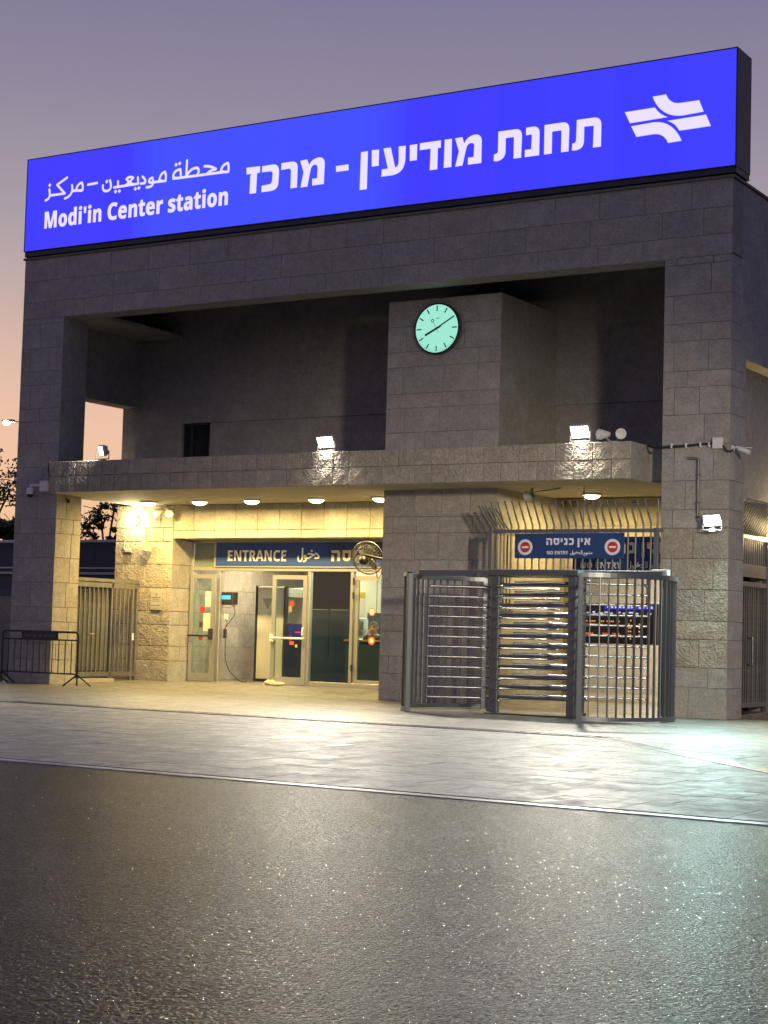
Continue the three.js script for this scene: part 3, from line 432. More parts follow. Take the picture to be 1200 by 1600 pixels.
{
  const g = thing('conduit', 'pale vertical conduit with hooked top on the turnstile pillar', 'conduit', [0, 0, 0]);
  part('pipe', poly([V(15.08, 3.27, 0.03), V(15.08, 4.2, 0.03), V(15.06, 4.24, 0.03), V(14.9, 4.25, 0.03)], 0.022), galvM, g);
  for (const y of [3.5, 3.95]) part('clip', CB(15.045, y, 0, 15.115, y + 0.03, 0.058, 0.003), galvM, g);
  const k = thing('pillar_cable', 'dark cable crossing the pillar top to a junction box', 'cable', [0, 0, 0]);
  part('cable_run', tube([V(14.1, 4.5, -0.2), V(14.35, 4.43, 0.0), V(14.46, 4.44, 0.035), V(14.8, 4.45, 0.03), V(15.1, 4.47, 0.03), V(15.34, 4.48, 0.04)], 0.02, 40), blackM, k);
  for (const x of [14.6, 14.85, 15.1, 15.25]) part('clip', CB(x, 4.42, 0, x + 0.03, 4.5, 0.055, 0.003), whitePlasticM, k);
  part('junction_box', CB(15.33, 4.39, 0, 15.5, 4.57, 0.08, 0.008), whitePlasticM, k);
  part('cable_loop', tube([V(15.5, 4.44, 0.04), V(15.56, 4.36, 0.06), V(15.62, 4.34, 0.03), V(15.64, 4.37, -0.05)], 0.016, 20), blackM, k);
  const b = thing('bullet_camera', 'white bullet camera on the corner of the turnstile pillar', 'camera', [15.6, 4.36, -0.12]);
  part('arm', poly([V(0.0, 0.05, 0), V(0.1, 0.06, 0.02), V(0.16, 0.03, 0.03)], 0.02), whitePlasticM, b); part('mount', new THREE.CylinderGeometry(0.05, 0.05, 0.03, 16).rotateZ(Math.PI / 2), whitePlasticM, b, [0.015, 0.05, 0]);
  part('camera_body', new THREE.CylinderGeometry(0.04, 0.04, 0.2, 16).rotateZ(1.2), whitePlasticM, b, [0.22, 0.0, 0.03]); part('sun_hood', CB(0.12, 0.035, -0.02, 0.34, 0.045, 0.08, 0.003), whitePlasticM, b);
}
{ const g = thing('soffit_camera', 'tiny dark camera under the canopy on the lamplit pillar', 'camera', [1.2, 3.78, -0.28]); part('camera_body', cbox(0.06, 0.05, 0.12, 0.006), blackM, g, [0.02, 0, 0], [0.5, 0.7, 0]); part('mount', rod(V(0, 0, 0), V(-0.05, 0.06, 0), 0.012), blackM, g); }
{ const g = thing('dark_soffit_speaker', 'grey horn speaker with wire under canopy behind the fence', 'speaker', [11.6, 3.85, -0.9]); part('horn', new THREE.LatheGeometry([[0.02, -0.12], [0.04, -0.04], [0.11, 0.08], [0.115, 0.085]].map(([a, b]) => new THREE.Vector2(a, b)), 20).rotateX(1.9), greyPlasticM, g, [0, -0.08, 0.05]); part('wire', tube([V(0.05, -0.02, 0), V(0.3, -0.01, 0.1), V(0.6, 0.03, 0.1)], 0.012, 16), greyPlasticM, g); part('bracket', B(-0.02, -0.06, -0.02, 0.02, 0.05, 0.02), greyPlasticM, g); }

// ------------------------------------------------------------------ entrance doors
const ZD = -3.75;
{
  const f = thing('door_frame', 'aluminium frame with grey side panel around the entrance doors', 'door frame', [0, 0.075, ZD]);
  const post = (x, w = 0.07) => part('mullion', CB(x - w / 2, 0, -0.06, x + w / 2, 2.42, 0.06, 0.006), aluM, f);
  for (const x of [1.86, 6.06, 8.5]) post(x); post(2.6, 0.09); post(4.98, 0.06);
  part('transom', CB(1.83, 2.42, -0.065, 8.57, 2.5, 0.065, 0.006), aluM, f); part('head', CB(1.83, 3.03, -0.06, 8.57, 3.1, 0.06, 0.006), aluM, f);
  part('mullion', CB(2.44, 2.5, -0.06, 2.5, 3.03, 0.06, 0.006), aluM, f); part('mullion', CB(1.83, 2.5, -0.06, 1.9, 3.03, 0.06, 0.006), aluM, f);
  part('transom_pane', B(1.9, 2.5, -0.012, 2.44, 3.03, 0.0), std({ color: lin3(0.16, 0.19, 0.17), roughness: 0.12 }), f);
  part('sill', CB(5.02, 0, -0.05, 8.5, 0.1, 0.05, 0.006), aluM, f);
  const px = part('fixed_pane', B(5.02, 0.1, -0.006, 6.02, 2.42, 0.006), glassM, f); px.userData.label = 'tall fixed pane with a dark room behind it';
  part('transom_back', B(2.5, 2.5, -0.05, 8.5, 3.03, -0.02), blackM, f);
  for (const y of [0.35, 1.85, 2.15]) part('hinge', CB(6.09, y, 0.06, 6.13, y + 0.14, 0.085, 0.005), blackM, f);
}
function doorLeaf(label, hinge, ry, w, opt = {}) { // hinge at the group's origin, leaf along +x
  let lift = 0; const H = 2.32, s = 0.09, g = thing('glass_door', label, 'door', [hinge[0], 0.09, hinge[1]], ry);
  const st = [B(0, 0, -0.025, s, H, 0.025), B(w - s, 0, -0.025, w, H, 0.025), B(s, 0, -0.024, w - s, 0.16, 0.024), B(s, H - s, -0.024, w - s, H, 0.024)];
  part('leaf_frame', merge(st), aluM, g); part('glass', B(s, 0.16, -0.005, w - s, H - s, 0.005), glassM, g);
  if (opt.bar) { const z = 0.09; part('push_bar', poly([V(0.04, 0.98, 0.02), V(0.04, 0.98, z), V(w - 0.04, 0.98, z), V(w - 0.04, 0.98, 0.02)], 0.022), opt.bar, g); part('bar_housing', CB(w - 0.09, 0.9, 0.025, w - 0.01, 1.14, 0.1, 0.008), opt.bar, g); }
  for (const [x, y, ww, h, rgb, round] of opt.stickers ?? []) part(round ? 'round_sticker' : 'paper_notice', round ? new THREE.CylinderGeometry(ww / 2, ww / 2, 0.002, 24).rotateX(Math.PI / 2).translate(x, y, 0.008) : B(x - ww / 2, y - h / 2, 0.006, x + ww / 2, y + h / 2, 0.008), std({ color: lin3(...rgb), roughness: 0.7 }), g, [0, 0, (lift += 0.003)]);
  return g;
}
doorLeaf('glass door with red sticker and paper notices beside the stone wall', [1.9, ZD + 0.13], -0.06, 0.7, { bar: darkMetalM, stickers: [[0.36, 1.55, 0.16, 0.16, [0.55, 0.03, 0.04], 1], [0.52, 1.78, 0.16, 0.34, [0.62, 0.6, 0.5]], [0.5, 1.28, 0.2, 0.4, [0.6, 0.58, 0.46]], [0.34, 0.94, 0.12, 0.12, [0.3, 0.05, 0.04], 1], [0.34, 1.22, 0.09, 0.12, [0.05, 0.05, 0.05]]] });
doorLeaf('glass door standing ajar in the middle of the entrance', [4.96, ZD + 0.08], Math.PI + 0.14, 0.82, { bar: null, stickers: [[0.36, 1.72, 0.12, 0.12, [0.75, 0.06, 0.03], 1], [0.4, 1.6, 0.07, 0.12, [0.8, 0.3, 0.1]], [0.38, 0.98, 0.12, 0.12, [0.3, 0.04, 0.05], 1]] });
{ const g = scene.children[scene.children.length - 1]; part('push_bar', poly([V(0.05, 0.98, -0.02), V(0.05, 0.98, -0.1), V(0.78, 0.98, -0.1), V(0.78, 0.98, -0.02)], 0.024), whitePlasticM, g); part('bar_housing', CB(0.74, 0.9, -0.11, 0.82, 1.06, -0.025, 0.008), whitePlasticM, g); part('lever', poly([V(0.05, 1.2, -0.03), V(0.05, 1.2, -0.08), V(0.05, 1.05, -0.09)], 0.018), whitePlasticM, g); }
doorLeaf('glass door with orange ringed stickers beside the clock tower', [6.12, ZD], 0, 0.85, { stickers: [[0.42, 1.58, 0.17, 0.17, [0.72, 0.16, 0.06], 1], [0.42, 1.58, 0.12, 0.13, [0.85, 0.8, 0.68], 1], [0.43, 0.98, 0.17, 0.17, [0.8, 0.12, 0.05], 1], [0.43, 0.98, 0.1, 0.1, [0.9, 0.72, 0.55], 1]] });
doorLeaf('glass door leaf hidden deepest behind the clock tower', [7.02, ZD], 0, 0.85);
{ // entrance sign
  const W = 1536, H = 144, [c, x] = canvas(W, H); x.fillStyle = 'rgb(38,66,128)'; x.fillRect(0, 0, W, H); x.fillStyle = x.strokeStyle = 'rgb(238,232,196)';
  x.font = 'bold 88px sans-serif'; x.save(); x.translate(74, 111); x.scale(412 / x.measureText('ENTRANCE').width, 1); x.fillText('ENTRANCE', 0, 0); x.restore();
  x.save(); x.translate(560, 36); x.scale(0.98, 0.98); strokes(x, DUKHUL, 10, DUKHUL_DOTS, 6); x.restore();
  heb(x, 'כניסה', 1046, 48, 62);
  const g = thing('entrance_sign', 'dark blue entrance sign in three scripts above the doors', 'sign', [0, 0, ZD]);
  part('panel', CB(2.5, 2.575, 0.061, 8.5, 3.135, 0.085, 0.004), std({ color: lin3(0.02, 0.05, 0.2), roughness: 0.5 }), g);
  const m = std({ map: canvasTex(c), roughness: 0.45 }); part('lettering', new THREE.PlaneGeometry(5.94, 0.53).translate(5.5, 2.855, 0.087), m, g);
  for (const [a, b, cc, d] of [[2.5, 2.575, 8.5, 2.6], [2.5, 3.112, 8.5, 3.135], [2.5, 2.6, 2.525, 3.112]]) part('edge_strip', B(a, b, 0.086, cc, d, 0.095), aluM, g);
}
{ // wall fan on the side of the tower
  const g = thing('wall_fan', 'round caged fan on bracket before the entrance sign', 'fan', [7.36, 2.71, -2.2], 0);
  const rings = []; for (let k = 0; k < 5; k++) rings.push(new THREE.TorusGeometry(0.08 + k * 0.06, 0.004, 5, 40).translate(0, 0, 0.1 - 0.02 * k)); rings.push(new THREE.TorusGeometry(0.33, 0.012, 6, 48), new THREE.TorusGeometry(0.25, 0.004, 5, 40).translate(0, 0, -0.08));
  for (let i = 0; i < 28; i++) { const a = i / 28 * Math.PI * 2, p = (r, z) => V(Math.cos(a) * r, Math.sin(a) * r, z); rings.push(rod(p(0.04, 0.115), p(0.325, 0.01), 0.003, 5), rod(p(0.08, -0.1), p(0.325, -0.01), 0.003, 5)); }
  const head = part('cage', merge(rings), greySteelM, g, [0, 0, 0], [0.25, Math.PI + 0.15, 0]);
  for (let i = 0; i < 3; i++) { const s = new THREE.Shape(); s.moveTo(0.03, -0.03); s.quadraticCurveTo(0.16, -0.14, 0.28, -0.06); s.quadraticCurveTo(0.3, 0.04, 0.2, 0.06); s.quadraticCurveTo(0.1, 0.06, 0.03, 0.03); const b = part('blade', new THREE.ExtrudeGeometry(s, { depth: 0.006, bevelEnabled: false }).rotateX(0.35), std({ color: lin3(0.3, 0.29, 0.26), roughness: 0.5 }), head); b.rotation.z = i * 2.094; }
  part('hub', new THREE.CylinderGeometry(0.05, 0.06, 0.04, 20).rotateX(Math.PI / 2), greyPlasticM, head, [0, 0, 0.11]);
  part('motor', new THREE.SphereGeometry(0.11, 20, 14).scale(0.85, 0.85, 1.2), blackM, head, [0, 0, -0.2]);
  part('arm', poly([V(0.03, 0.05, 0.22), V(0.45, -0.03, 0.2), V(1.22, -0.03, 0.1)], 0.028), blackM, g);
  part('cord', tube([V(0.3, -0.03, 0.2), V(0.33, -0.3, 0.2), V(0.38, -0.42, 0.2), V(0.44, -0.3, 0.18), V(0.46, -0.05, 0.2)], 0.007, 24), blackM, g);
}
{ const g = thing('floor_rag', 'crumpled pale rag on the floor holding the door open', 'rag', [4.35, 0.083, -3.42]); const ge = new THREE.SphereGeometry(1, 24, 12); const no = new ImprovedNoise(), p = ge.attributes.position; for (let i = 0; i < p.count; i++) { const x = p.getX(i), y = p.getY(i), z = p.getZ(i), k = 1 + 0.5 * no.noise(x * 2.5, y * 2.5 + 3, z * 2.5) + 0.25 * no.noise(x * 6, y * 6, z * 6); p.setXYZ(i, x * 0.26 * k, Math.max(-0.005, y * 0.06 * k * (x < 0 ? 1.3 : 0.7) + 0.02), z * 0.1 * k); } ge.computeVertexNormals(); part('cloth', ge, std({ color: lin3(0.6, 0.52, 0.36), roughness: 0.95 }), g); }

// ------------------------------------------------------------------ turnstile
{
  const g = thing('double_turnstile', 'full height double turnstile of steel bars before the clock tower', 'turnstile', [0, 0, 0]);
  const A = V(12.25, 0, 1.7), Bc = V(13.82, 0, 1.7), H = 2.22, R = 1.45;
  const cageM = std({ color: lin3(0.13, 0.145, 0.16), metalness: 0.7, roughness: 0.36 });
  const arcRail = (c, a0, a1, y, h, r = R, w = 0.07) => { // flat bar bent round the rotor
    const n = 28, P = [], q = (p, s, t, u) => P.push(...p, ...s, ...t, ...p, ...t, ...u);
    const at = (i, rr2, yy) => { const a = lerp(a0, a1, i / n) * Math.PI / 180; return [c.x + Math.cos(a) * rr2, yy, c.z + Math.sin(a) * rr2]; };
    for (let i = 0; i < n; i++) { const o = r + w / 2, k = r - w / 2; q(at(i, o, y), at(i, o, y + h), at(i + 1, o, y + h), at(i + 1, o, y)); q(at(i, k, y), at(i + 1, k, y), at(i + 1, k, y + h), at(i, k, y + h)); q(at(i, k, y + h), at(i + 1, k, y + h), at(i + 1, o, y + h), at(i, o, y + h)); q(at(i, k, y), at(i, o, y), at(i + 1, o, y), at(i + 1, k, y)); }
    const ge = new THREE.BufferGeometry(); ge.setAttribute('position', new THREE.BufferAttribute(new Float32Array(P), 3)); ge.computeVertexNormals(); return uvm(ge);
  };
  const guard = (c, a0, a1, step) => {
    part('guard_rail', arcRail(c, a0, a1, 0.02, 0.06), cageM, g); part('guard_rail', arcRail(c, a0, a1, H - 0.05, 0.07, R, 0.09), cageM, g);
    const n = Math.round((a1 - a0) / step);
    for (let i = 0; i <= n; i++) { const a = lerp(a0, a1, i / n) * Math.PI / 180; part('guard_bar', cbox(0.05, H - 0.1, 0.016, 0.004), cageM, g, [c.x + Math.cos(a) * R, H / 2, c.z + Math.sin(a) * R], [0, -a, 0]); }
    for (const a of [a0, a1]) { const t = a * Math.PI / 180; part('guard_post', CB(-0.04, 0, -0.04, 0.04, H, 0.04, 0.006), cageM, g, [c.x + Math.cos(t) * R, 0, c.z + Math.sin(t) * R], [0, -t, 0]); }
  };
  guard(A, 132, 236, 5.6); guard(Bc, -52, 66, 5.6);
  const armM = std({ color: lin3(0.4, 0.41, 0.42), metalness: 1, roughness: 0.22 });
  const rotor = (c, turn, lift) => {
    part('rotor_column', new THREE.CylinderGeometry(0.065, 0.065, H - 0.06, 20), cageM, g, [c.x, H / 2, c.z]);
    part('rotor_collar', new THREE.CylinderGeometry(0.1, 0.1, 0.05, 20), cageM, g, [c.x, 0.05, c.z]);
    for (let w = 0; w < 4; w++) { const a = (turn + w * 90) * Math.PI / 180; for (let k = 0; k < 12; k++) { const y = 0.24 + lift + k * 0.163, d = V(Math.cos(a), 0, Math.sin(a)); part('rotor_arm', merge([rod(V(c.x + d.x * 0.05, y, c.z + d.z * 0.05), V(c.x + d.x * 1.06, y, c.z + d.z * 1.06), 0.019, 9), new THREE.SphereGeometry(0.019, 9, 6).translate(c.x + d.x * 1.06, y, c.z + d.z * 1.06)]), armM, g); } }
  };
  rotor(A, 146, 0); rotor(Bc, 150, 0.082);
  const steelDarkM = std({ color: lin3(0.2, 0.21, 0.22), metalness: 0.9, roughness: 0.25 });
  // fixed comb between the two rotors, carried by a post on each side
  for (const [x, z] of [[12.42, 1.95], [13.78, 1.95]]) part('comb_post', CB(x - 0.07, 0, z - 0.05, x + 0.07, H, z + 0.05, 0.008), cageM, g);
  for (let k = 0; k < 12; k++) part('comb_bar', rod(V(12.49, 0.28 + k * 0.163, 1.95), V(13.71, 0.28 + k * 0.163, 1.95), 0.026, 9), steelDarkM, g);
  part('header', CB(10.85, H, 1.62, 15.2, H + 0.1, 1.78, 0.008), cageM, g);
  part('header', CB(12.3, H + 0.001, 1.79, 13.9, H + 0.099, 2.05, 0.008), cageM, g);
  for (const c of [A, Bc]) part('header_disc', new THREE.CylinderGeometry(0.3, 0.3, 0.06, 28), cageM, g, [c.x, H + 0.02, c.z]);
  part('floor_plate', CB(12.3, 0.002, 1.82, 13.9, 0.025, 2.08, 0.006), cageM, g);
  part('control_box', CB(14.95, H + 0.04, 1.45, 15.2, H + 0.13, 1.6, 0.01), std({ color: lin3(0.5, 0.55, 0.56), roughness: 0.4 }), g);
}
// ------------------------------------------------------------------ security fence above the turnstile
{
  const g = thing('security_fence', 'fence of bent topped steel bars above the turnstile', 'fence', [0, 0, 0.1]);
  const z = 0, y0 = 2.3, y1 = 3.06, x0 = 11.32, x1 = 14.4, n = 22;
  for (let i = 0; i < n; i++) { const x = lerp(x0 + 0.12, x1 - 0.1, i / (n - 1)); part('bar', poly([V(x, y0, z), V(x, y1 + 0.1, z), V(x - 0.01, 3.56 + rr(-0.01, 0.01), z + 0.26)], 0.016), galvM, g); }
  part('rail', CB(x0, y1 - 0.03, -0.03, x1 + 0.1, y1 + 0.03, 0.03, 0.005), greySteelM, g); part('rail', CB(x0, y0 - 0.04, -0.031, x1 + 0.02, y0 + 0.02, 0.031, 0.005), greySteelM, g);
  for (const x of [x0, x1]) part('post', CB(x - 0.04, x === x0 ? 0 : 2.26, -0.04, x + 0.04, 3.1, 0.04, 0.006), greySteelM, g);
  part('bar', poly([V(x1 + 0.01, 3.1, z), V(x1 + 0.03, 3.58, z + 0.02)], 0.018), galvM, g);
  for (let i = 0; i < 6; i++) { const zz = -0.1 - i * 0.13; part('bar', poly([V(x0, y0 - 0.6, zz), V(x0, y1, zz), V(x0 - 0.32, 3.52, zz)], 0.016), galvM, g); }
  part('rail', CB(x0 - 0.03, y1 - 0.028, -0.85, x0 + 0.03, y1 + 0.028, -0.03, 0.005), greySteelM, g); part('rail', CB(x0 - 0.03, y0 - 0.66, -0.85, x0 + 0.03, y0 - 0.6, -0.04, 0.005), greySteelM, g);
}
function noEntry(name, label, x0, x1, y0, y1, z, rings, tint, cx = 512) {
  const W = 1024, H = Math.round(1024 * (y1 - y0) / (x1 - x0)), [c, x] = canvas(W, H); x.fillStyle = 'rgb(33,62,112)'; x.fillRect(0, 0, W, H);
  if (rings) for (const cx of [98, 926]) { const cy = H * 0.56, disc = (r, f) => { x.fillStyle = f; x.beginPath(); x.arc(cx, cy, r, 0, 7); x.fill(); }; disc(72, 'rgb(222,222,222)'); disc(48, 'rgb(186,52,52)'); x.fillStyle = 'rgb(232,226,222)'; x.fillRect(cx - 32, cy - 9, 64, 18); }
  x.fillStyle = x.strokeStyle = tint; const k = rings ? 1 : 1.75;
  if (rings) heb(x, 'אין כניסה', cx + 226 * k * 0.92, H * 0.19, 66 * k * 0.92); else heb(x, 'אין כניסה', 872, H * 0.13, 100);
  x.font = `bold ${Math.round(46 * k)}px sans-serif`; const by = rings ? H * 0.86 : H * 0.77; x.save(); x.translate(rings ? cx - 205 * k : 70, by); x.scale((rings ? 205 * k : 412) / x.measureText('NO ENTRY').width, 0.95); x.fillText('NO ENTRY', 0, 0); x.restore();
  x.save(); x.translate(rings ? cx + 24 * k : 540, by - 37 * k); x.scale(0.62 * k, 0.55 * k); strokes(x, DUKHUL, 9, DUKHUL_DOTS, 5); strokes(x, ['M160 4L160 62', 'M176 4L176 56Q172 62 150 60'], 9); x.save(); x.translate(172, 0); strokes(x, MAMNU, 9, [[112, 26]], 5); x.restore(); x.restore();
  const g = thing(name, label, 'sign', [(x0 + x1) / 2, (y0 + y1) / 2, z]); part('panel', cbox(x1 - x0, y1 - y0, 0.03, 0.004), std({ color: lin3(0.02, 0.05, 0.16), roughness: 0.5 }), g);
  part('lettering', new THREE.PlaneGeometry(x1 - x0 - 0.02, y1 - y0 - 0.02), std({ map: canvasTex(c), roughness: 0.45 }), g, [0, 0, 0.017]); return g;
}
noEntry('no_entry_sign', 'smaller blue no entry sign with two red discs on fence bars', 11.82, 13.85, 2.59, 3.02, 0.16, true, 'rgb(226,228,230)');
{ const g = noEntry('no_entry_sign', 'larger blue no entry sign hanging behind the fence bars', 12.42, 14.4, 2.3, 3.02, -0.9, false, 'rgb(232,222,196)', 490); for (const x of [-0.8, 0.8]) part('hanger', rod(V(x, 0.35, 0), V(x, 1.24, 0), 0.012), greySteelM, g); }

// ------------------------------------------------------------------ gates
{
  const g = thing('side_gate', 'steel bar gate between the lamplit pillar and rock faced wall', 'gate', [0.95, 0.045, -0.8]); const L = 2.18, H = 2.12;
  for (const [z, w] of [[-0.03, 0.06], [-0.14, 0.05], [-L + 0.05, 0.05], [-L + 0.2, 0.06], [-1.28, 0.05]]) part('post', CB(-w / 2, 0, z - w / 2, w / 2, H, z + w / 2, 0.005), galvM, g);
  part('rail', CB(-0.03, H, -L, 0.03, H + 0.07, 0, 0.005), galvM, g); part('rail', CB(-0.025, 0.1, -L + 0.06, 0.025, 0.2, -0.08, 0.005), galvM, g); part('rail', CB(-0.025, H - 0.12, -L + 0.06, 0.025, H - 0.02, -0.08, 0.005), galvM, g);
  for (let i = 0; i < 7; i++) part('bar', cbox(0.03, H - 0.3, 0.03, 0.004), galvM, g, [0, H / 2 + 0.04, -0.26 - i * 0.142]);
  for (let i = 0; i < 4; i++) part('bar', cbox(0.03, H - 0.3, 0.03, 0.004), galvM, g, [0, H / 2 + 0.04, -1.42 - i * 0.14]);
  part('sheet', B(-0.16, 0.22, -1.36, -0.14, H - 0.15, -0.16), std({ color: lin3(0.26, 0.26, 0.25), metalness: 0.3, roughness: 0.5, map: stoneColor }), g);
  part('threshold', CB(-0.2, -0.03, -1.4, 0.05, 0.06, 0, 0.005), plasterM, g); part('lock', cbox(0.06, 0.16, 0.05, 0.006), whitePlasticM, g, [0.03, 0.96, -L + 0.2]);
  part('handle', poly([V(0.03, 1.0, -0.5), V(0.1, 1.0, -0.5), V(0.1, 1.0, -0.66)], 0.014), steelM, g);
}
{
  const g = thing('barred_side_gate', 'tall narrow barred gate in the flank behind the pillar', 'gate', [15.3, 0.03, -0.74]); const L = 2.0;
  for (const z of [-0.03, -0.62, -L]) part('post', CB(-0.04, 0, z - 0.04, 0.04, 3.05, z + 0.04, 0.006), galvM, g);
  for (const [y, h] of [[0.12, 0.08], [2.18, 0.08], [2.34, 0.22], [3.0, 0.06]]) part('rail', CB(-0.03, y, -L, 0.03, y + h, -0.04, 0.005), galvM, g);
  for (let i = 0; i < 17; i++) { const z = -0.12 - i * 0.11; part('bar', cbox(0.024, 2.0, 0.024, 0.003), galvM, g, [0, 1.18, z]); part('bar', poly([V(0, 2.55, z), V(0, 3.08, z), V(0.32, 3.62, z + 0.02)], 0.014), galvM, g); }
  part('pull_handle', poly([V(0.03, 0.85, -1.05), V(0.1, 0.85, -1.05), V(0.1, 1.3, -1.05), V(0.03, 1.3, -1.05)], 0.016), brightSteelM, g);
}
{ // lamp on the flank, just beyond the picture's edge, that lights this gate warmly
  const g = thing('flank_lamp', 'warm lamp on the flank wall beyond the barred side gate', 'wall lamp', [15.32, 3.1, -3.3]);
  part('base', new THREE.CylinderGeometry(0.09, 0.1, 0.06, 20).rotateZ(Math.PI / 2), whitePlasticM, g); part('globe', new THREE.SphereGeometry(0.1, 20, 14), glow(1, 0.8, 0.45, 6), g, [0.12, 0, 0]);
  const l = new THREE.PointLight(lin3(1, 0.74, 0.34), 14); l.position.set(0.12, 0, 0); l.shadow.radius = 4; l.castShadow = true; l.name = 'flank_lamp_light'; g.add(l);
  part('mount_plate', B(-0.03, -0.14, -0.14, -0.02, 0.14, 0.14), galvM, g);
}
{ // crowd barriers
  const bar = (label, x, z, ry, plate) => {
    const g = thing('crowd_barrier', label, 'barrier', [x, 0, z], ry, 'crowd barriers in front of the pillar'); const L = 2.04, m = std({ color: lin3(0.03, 0.033, 0.04), metalness: 0.6, roughness: 0.45 });
    const c = []; for (let i = 0; i <= 6; i++) { const a = i / 6 * Math.PI / 2; c.push(V(0.08 - 0.08 * Math.cos(a), 1.0 + 0.08 * Math.sin(a), 0)); } const d = c.map((p) => V(L - p.x, p.y, 0)).reverse();
    part('frame_tube', poly([V(0, 0.22, 0), ...c, ...d, V(L, 0.22, 0)], 0.021), m, g);
    for (const y of [0.25, 0.92]) part('rail', rod(V(0, y, 0), V(L, y, 0), 0.015), m, g);
    for (let i = 1; i <= 11; i++) part('bar', rod(V(L * i / 12, 0.25, 0), V(L * i / 12, 0.92, 0), 0.01), m, g);
    for (const x2 of [0.0, L]) part('foot', merge([rod(V(x2, 0.25, 0), V(x2, 0.02, 0), 0.018), poly([V(x2 - 0.19, 0.012, 0.2), V(x2, 0.24, 0), V(x2 + 0.19, 0.012, -0.2)], 0.016)]), m, g);
    if (plate) {
      const [cv, x3] = canvas(256, 48); x3.fillStyle = 'rgb(16,26,48)'; x3.fillRect(0, 0, 256, 48); x3.fillStyle = 'rgba(150,165,190,0.4)'; for (let i = 0; i < 22; i++) if (i !== 9 && i !== 13) x3.fillRect(12 + i * 10.6, 14 + (i * 7) % 5, 4 + (i * 5) % 4, 20 - (i * 3) % 7);
      part('name_plate', cbox(0.98, 0.19, 0.012, 0.003), std({ color: lin3(0.01, 0.016, 0.035), roughness: 0.5 }), g, [1.04, 1.0, 0.03]); part('plate_print', new THREE.PlaneGeometry(0.95, 0.17), std({ map: canvasTex(cv), roughness: 0.5 }), g, [1.04, 1.0, 0.038]);
    }
  };
  bar('black steel crowd barrier with dark blue plate before the pillar', 0.2, 0.4, 0.0, true);
  bar('black crowd barrier mostly cut off by the edge of the picture', -1.92, 0.62, 0.05, false);
}
// ------------------------------------------------------------------ inside the hall
function ceilingPanel(x, z, w, d, label, rgb, L) {
  const g = thing('hall_light', label, 'ceiling light', [x, 3.3, z], 0, 'fluorescent panels in the station hall'); part('tray', CB(-w / 2 - 0.04, -0.06, -d / 2 - 0.04, w / 2 + 0.04, 0, d / 2 + 0.04, 0.006), whitePlasticM, g); part('diffuser', B(-w / 2, -0.07, -d / 2, w / 2, -0.061, d / 2), glow(...rgb, 1.5), g);
  const l = new THREE.RectAreaLight(lin3(...rgb), L, w, d); l.position.set(0, -0.09, 0); l.rotation.x = -Math.PI / 2; l.name = 'hall_light_glow'; g.add(l);
}
ceilingPanel(3.4, -5.4, 1.8, 0.5, 'ceiling light inside above the metal detector', [1, 0.82, 0.5], 58);
ceilingPanel(6.9, -5.9, 1.6, 0.5, 'ceiling light inside above the security desk', [0.98, 1, 0.82], 34);
ceilingPanel(12.4, -6.2, 2.4, 0.6, 'ceiling light inside behind the turnstile', [1, 0.88, 0.66], 75);
{ const g = thing('glowing_wall_device', 'small black device with glowing cyan window inside the doorway', 'device', [2.78, 1.9, -3.86]); part('case', cbox(0.34, 0.27, 0.2, 0.02), blackM, g); part('window', cbox(0.24, 0.09, 0.01, 0.004), glow(0.1, 0.72, 0.95, 1.2), g, [-0.01, 0.02, 0.1]); part('tray', cbox(0.26, 0.06, 0.14, 0.01), greyPlasticM, g, [0, -0.17, 0]); part('bracket', B(-0.22, -0.04, -0.03, -0.17, 0.04, 0.03), greyPlasticM, g);
  part('cable', tube([V(0.12, -0.14, 0), V(0.16, -0.32, 0), V(0.06, -0.5, 0.02), V(-0.06, -0.6, 0.02)], 0.007, 30), blackM, g); }
{ const g = thing('power_cable', 'black power cable with adapter trailing to the doorway floor', 'cable', [2.7, 0, -3.87]); part('socket', cbox(0.1, 0.13, 0.05, 0.008), whitePlasticM, g, [0, 1.5, 0]); part('adapter', cbox(0.07, 0.2, 0.06, 0.01), blackM, g, [0, 1.13, 0.02]);
  part('cable_run', tube([V(0, 1.45, 0.02), V(0.06, 1.32, 0.03), V(0.0, 1.22, 0.03), V(0.02, 1.0, 0.02), V(0.03, 0.6, 0.02), V(0.12, 0.3, -0.05), V(0.3, 0.1, -0.2), V(0.4, 0.088, -0.3)], 0.009, 50), blackM, g); }
{
  const g = thing('metal_detector_arch', 'walk through metal detector arch of pale panels in the doorway', 'metal detector', [3.12, 0.08, -5.0]);
  for (const z of [0, -0.9]) { const p = part('side_panel', CB(-0.36, 0.06, z - 0.05, 0.36, 2.12, z + 0.05, 0.012), std({ color: lin3(0.62, 0.6, 0.52), roughness: 0.45 }), g); part('edge', CB(-0.41, 0, z - 0.06, -0.361, 2.14, z + 0.06, 0.008), darkMetalM, p); part('edge', CB(0.361, 0, z - 0.06, 0.41, 2.14, z + 0.06, 0.008), darkMetalM, p); part('kick_plate', CB(-0.36, 0, z - 0.052, 0.36, 0.058, z + 0.052, 0.006), darkMetalM, p); }
  part('crossbar', CB(-0.34, 1.9, -0.84, 0.34, 2.1, -0.06, 0.012), std({ color: lin3(0.4, 0.4, 0.36), roughness: 0.45 }), g);
  const tri = new THREE.Shape(); tri.moveTo(-0.14, 0); tri.lineTo(0.14, 0); tri.lineTo(0, -0.26); part('arrow_mark', new THREE.ExtrudeGeometry(tri, { depth: 0.004, bevelEnabled: false }), greyPlasticM, g, [-0.08, 1.86, 0.052]);
}
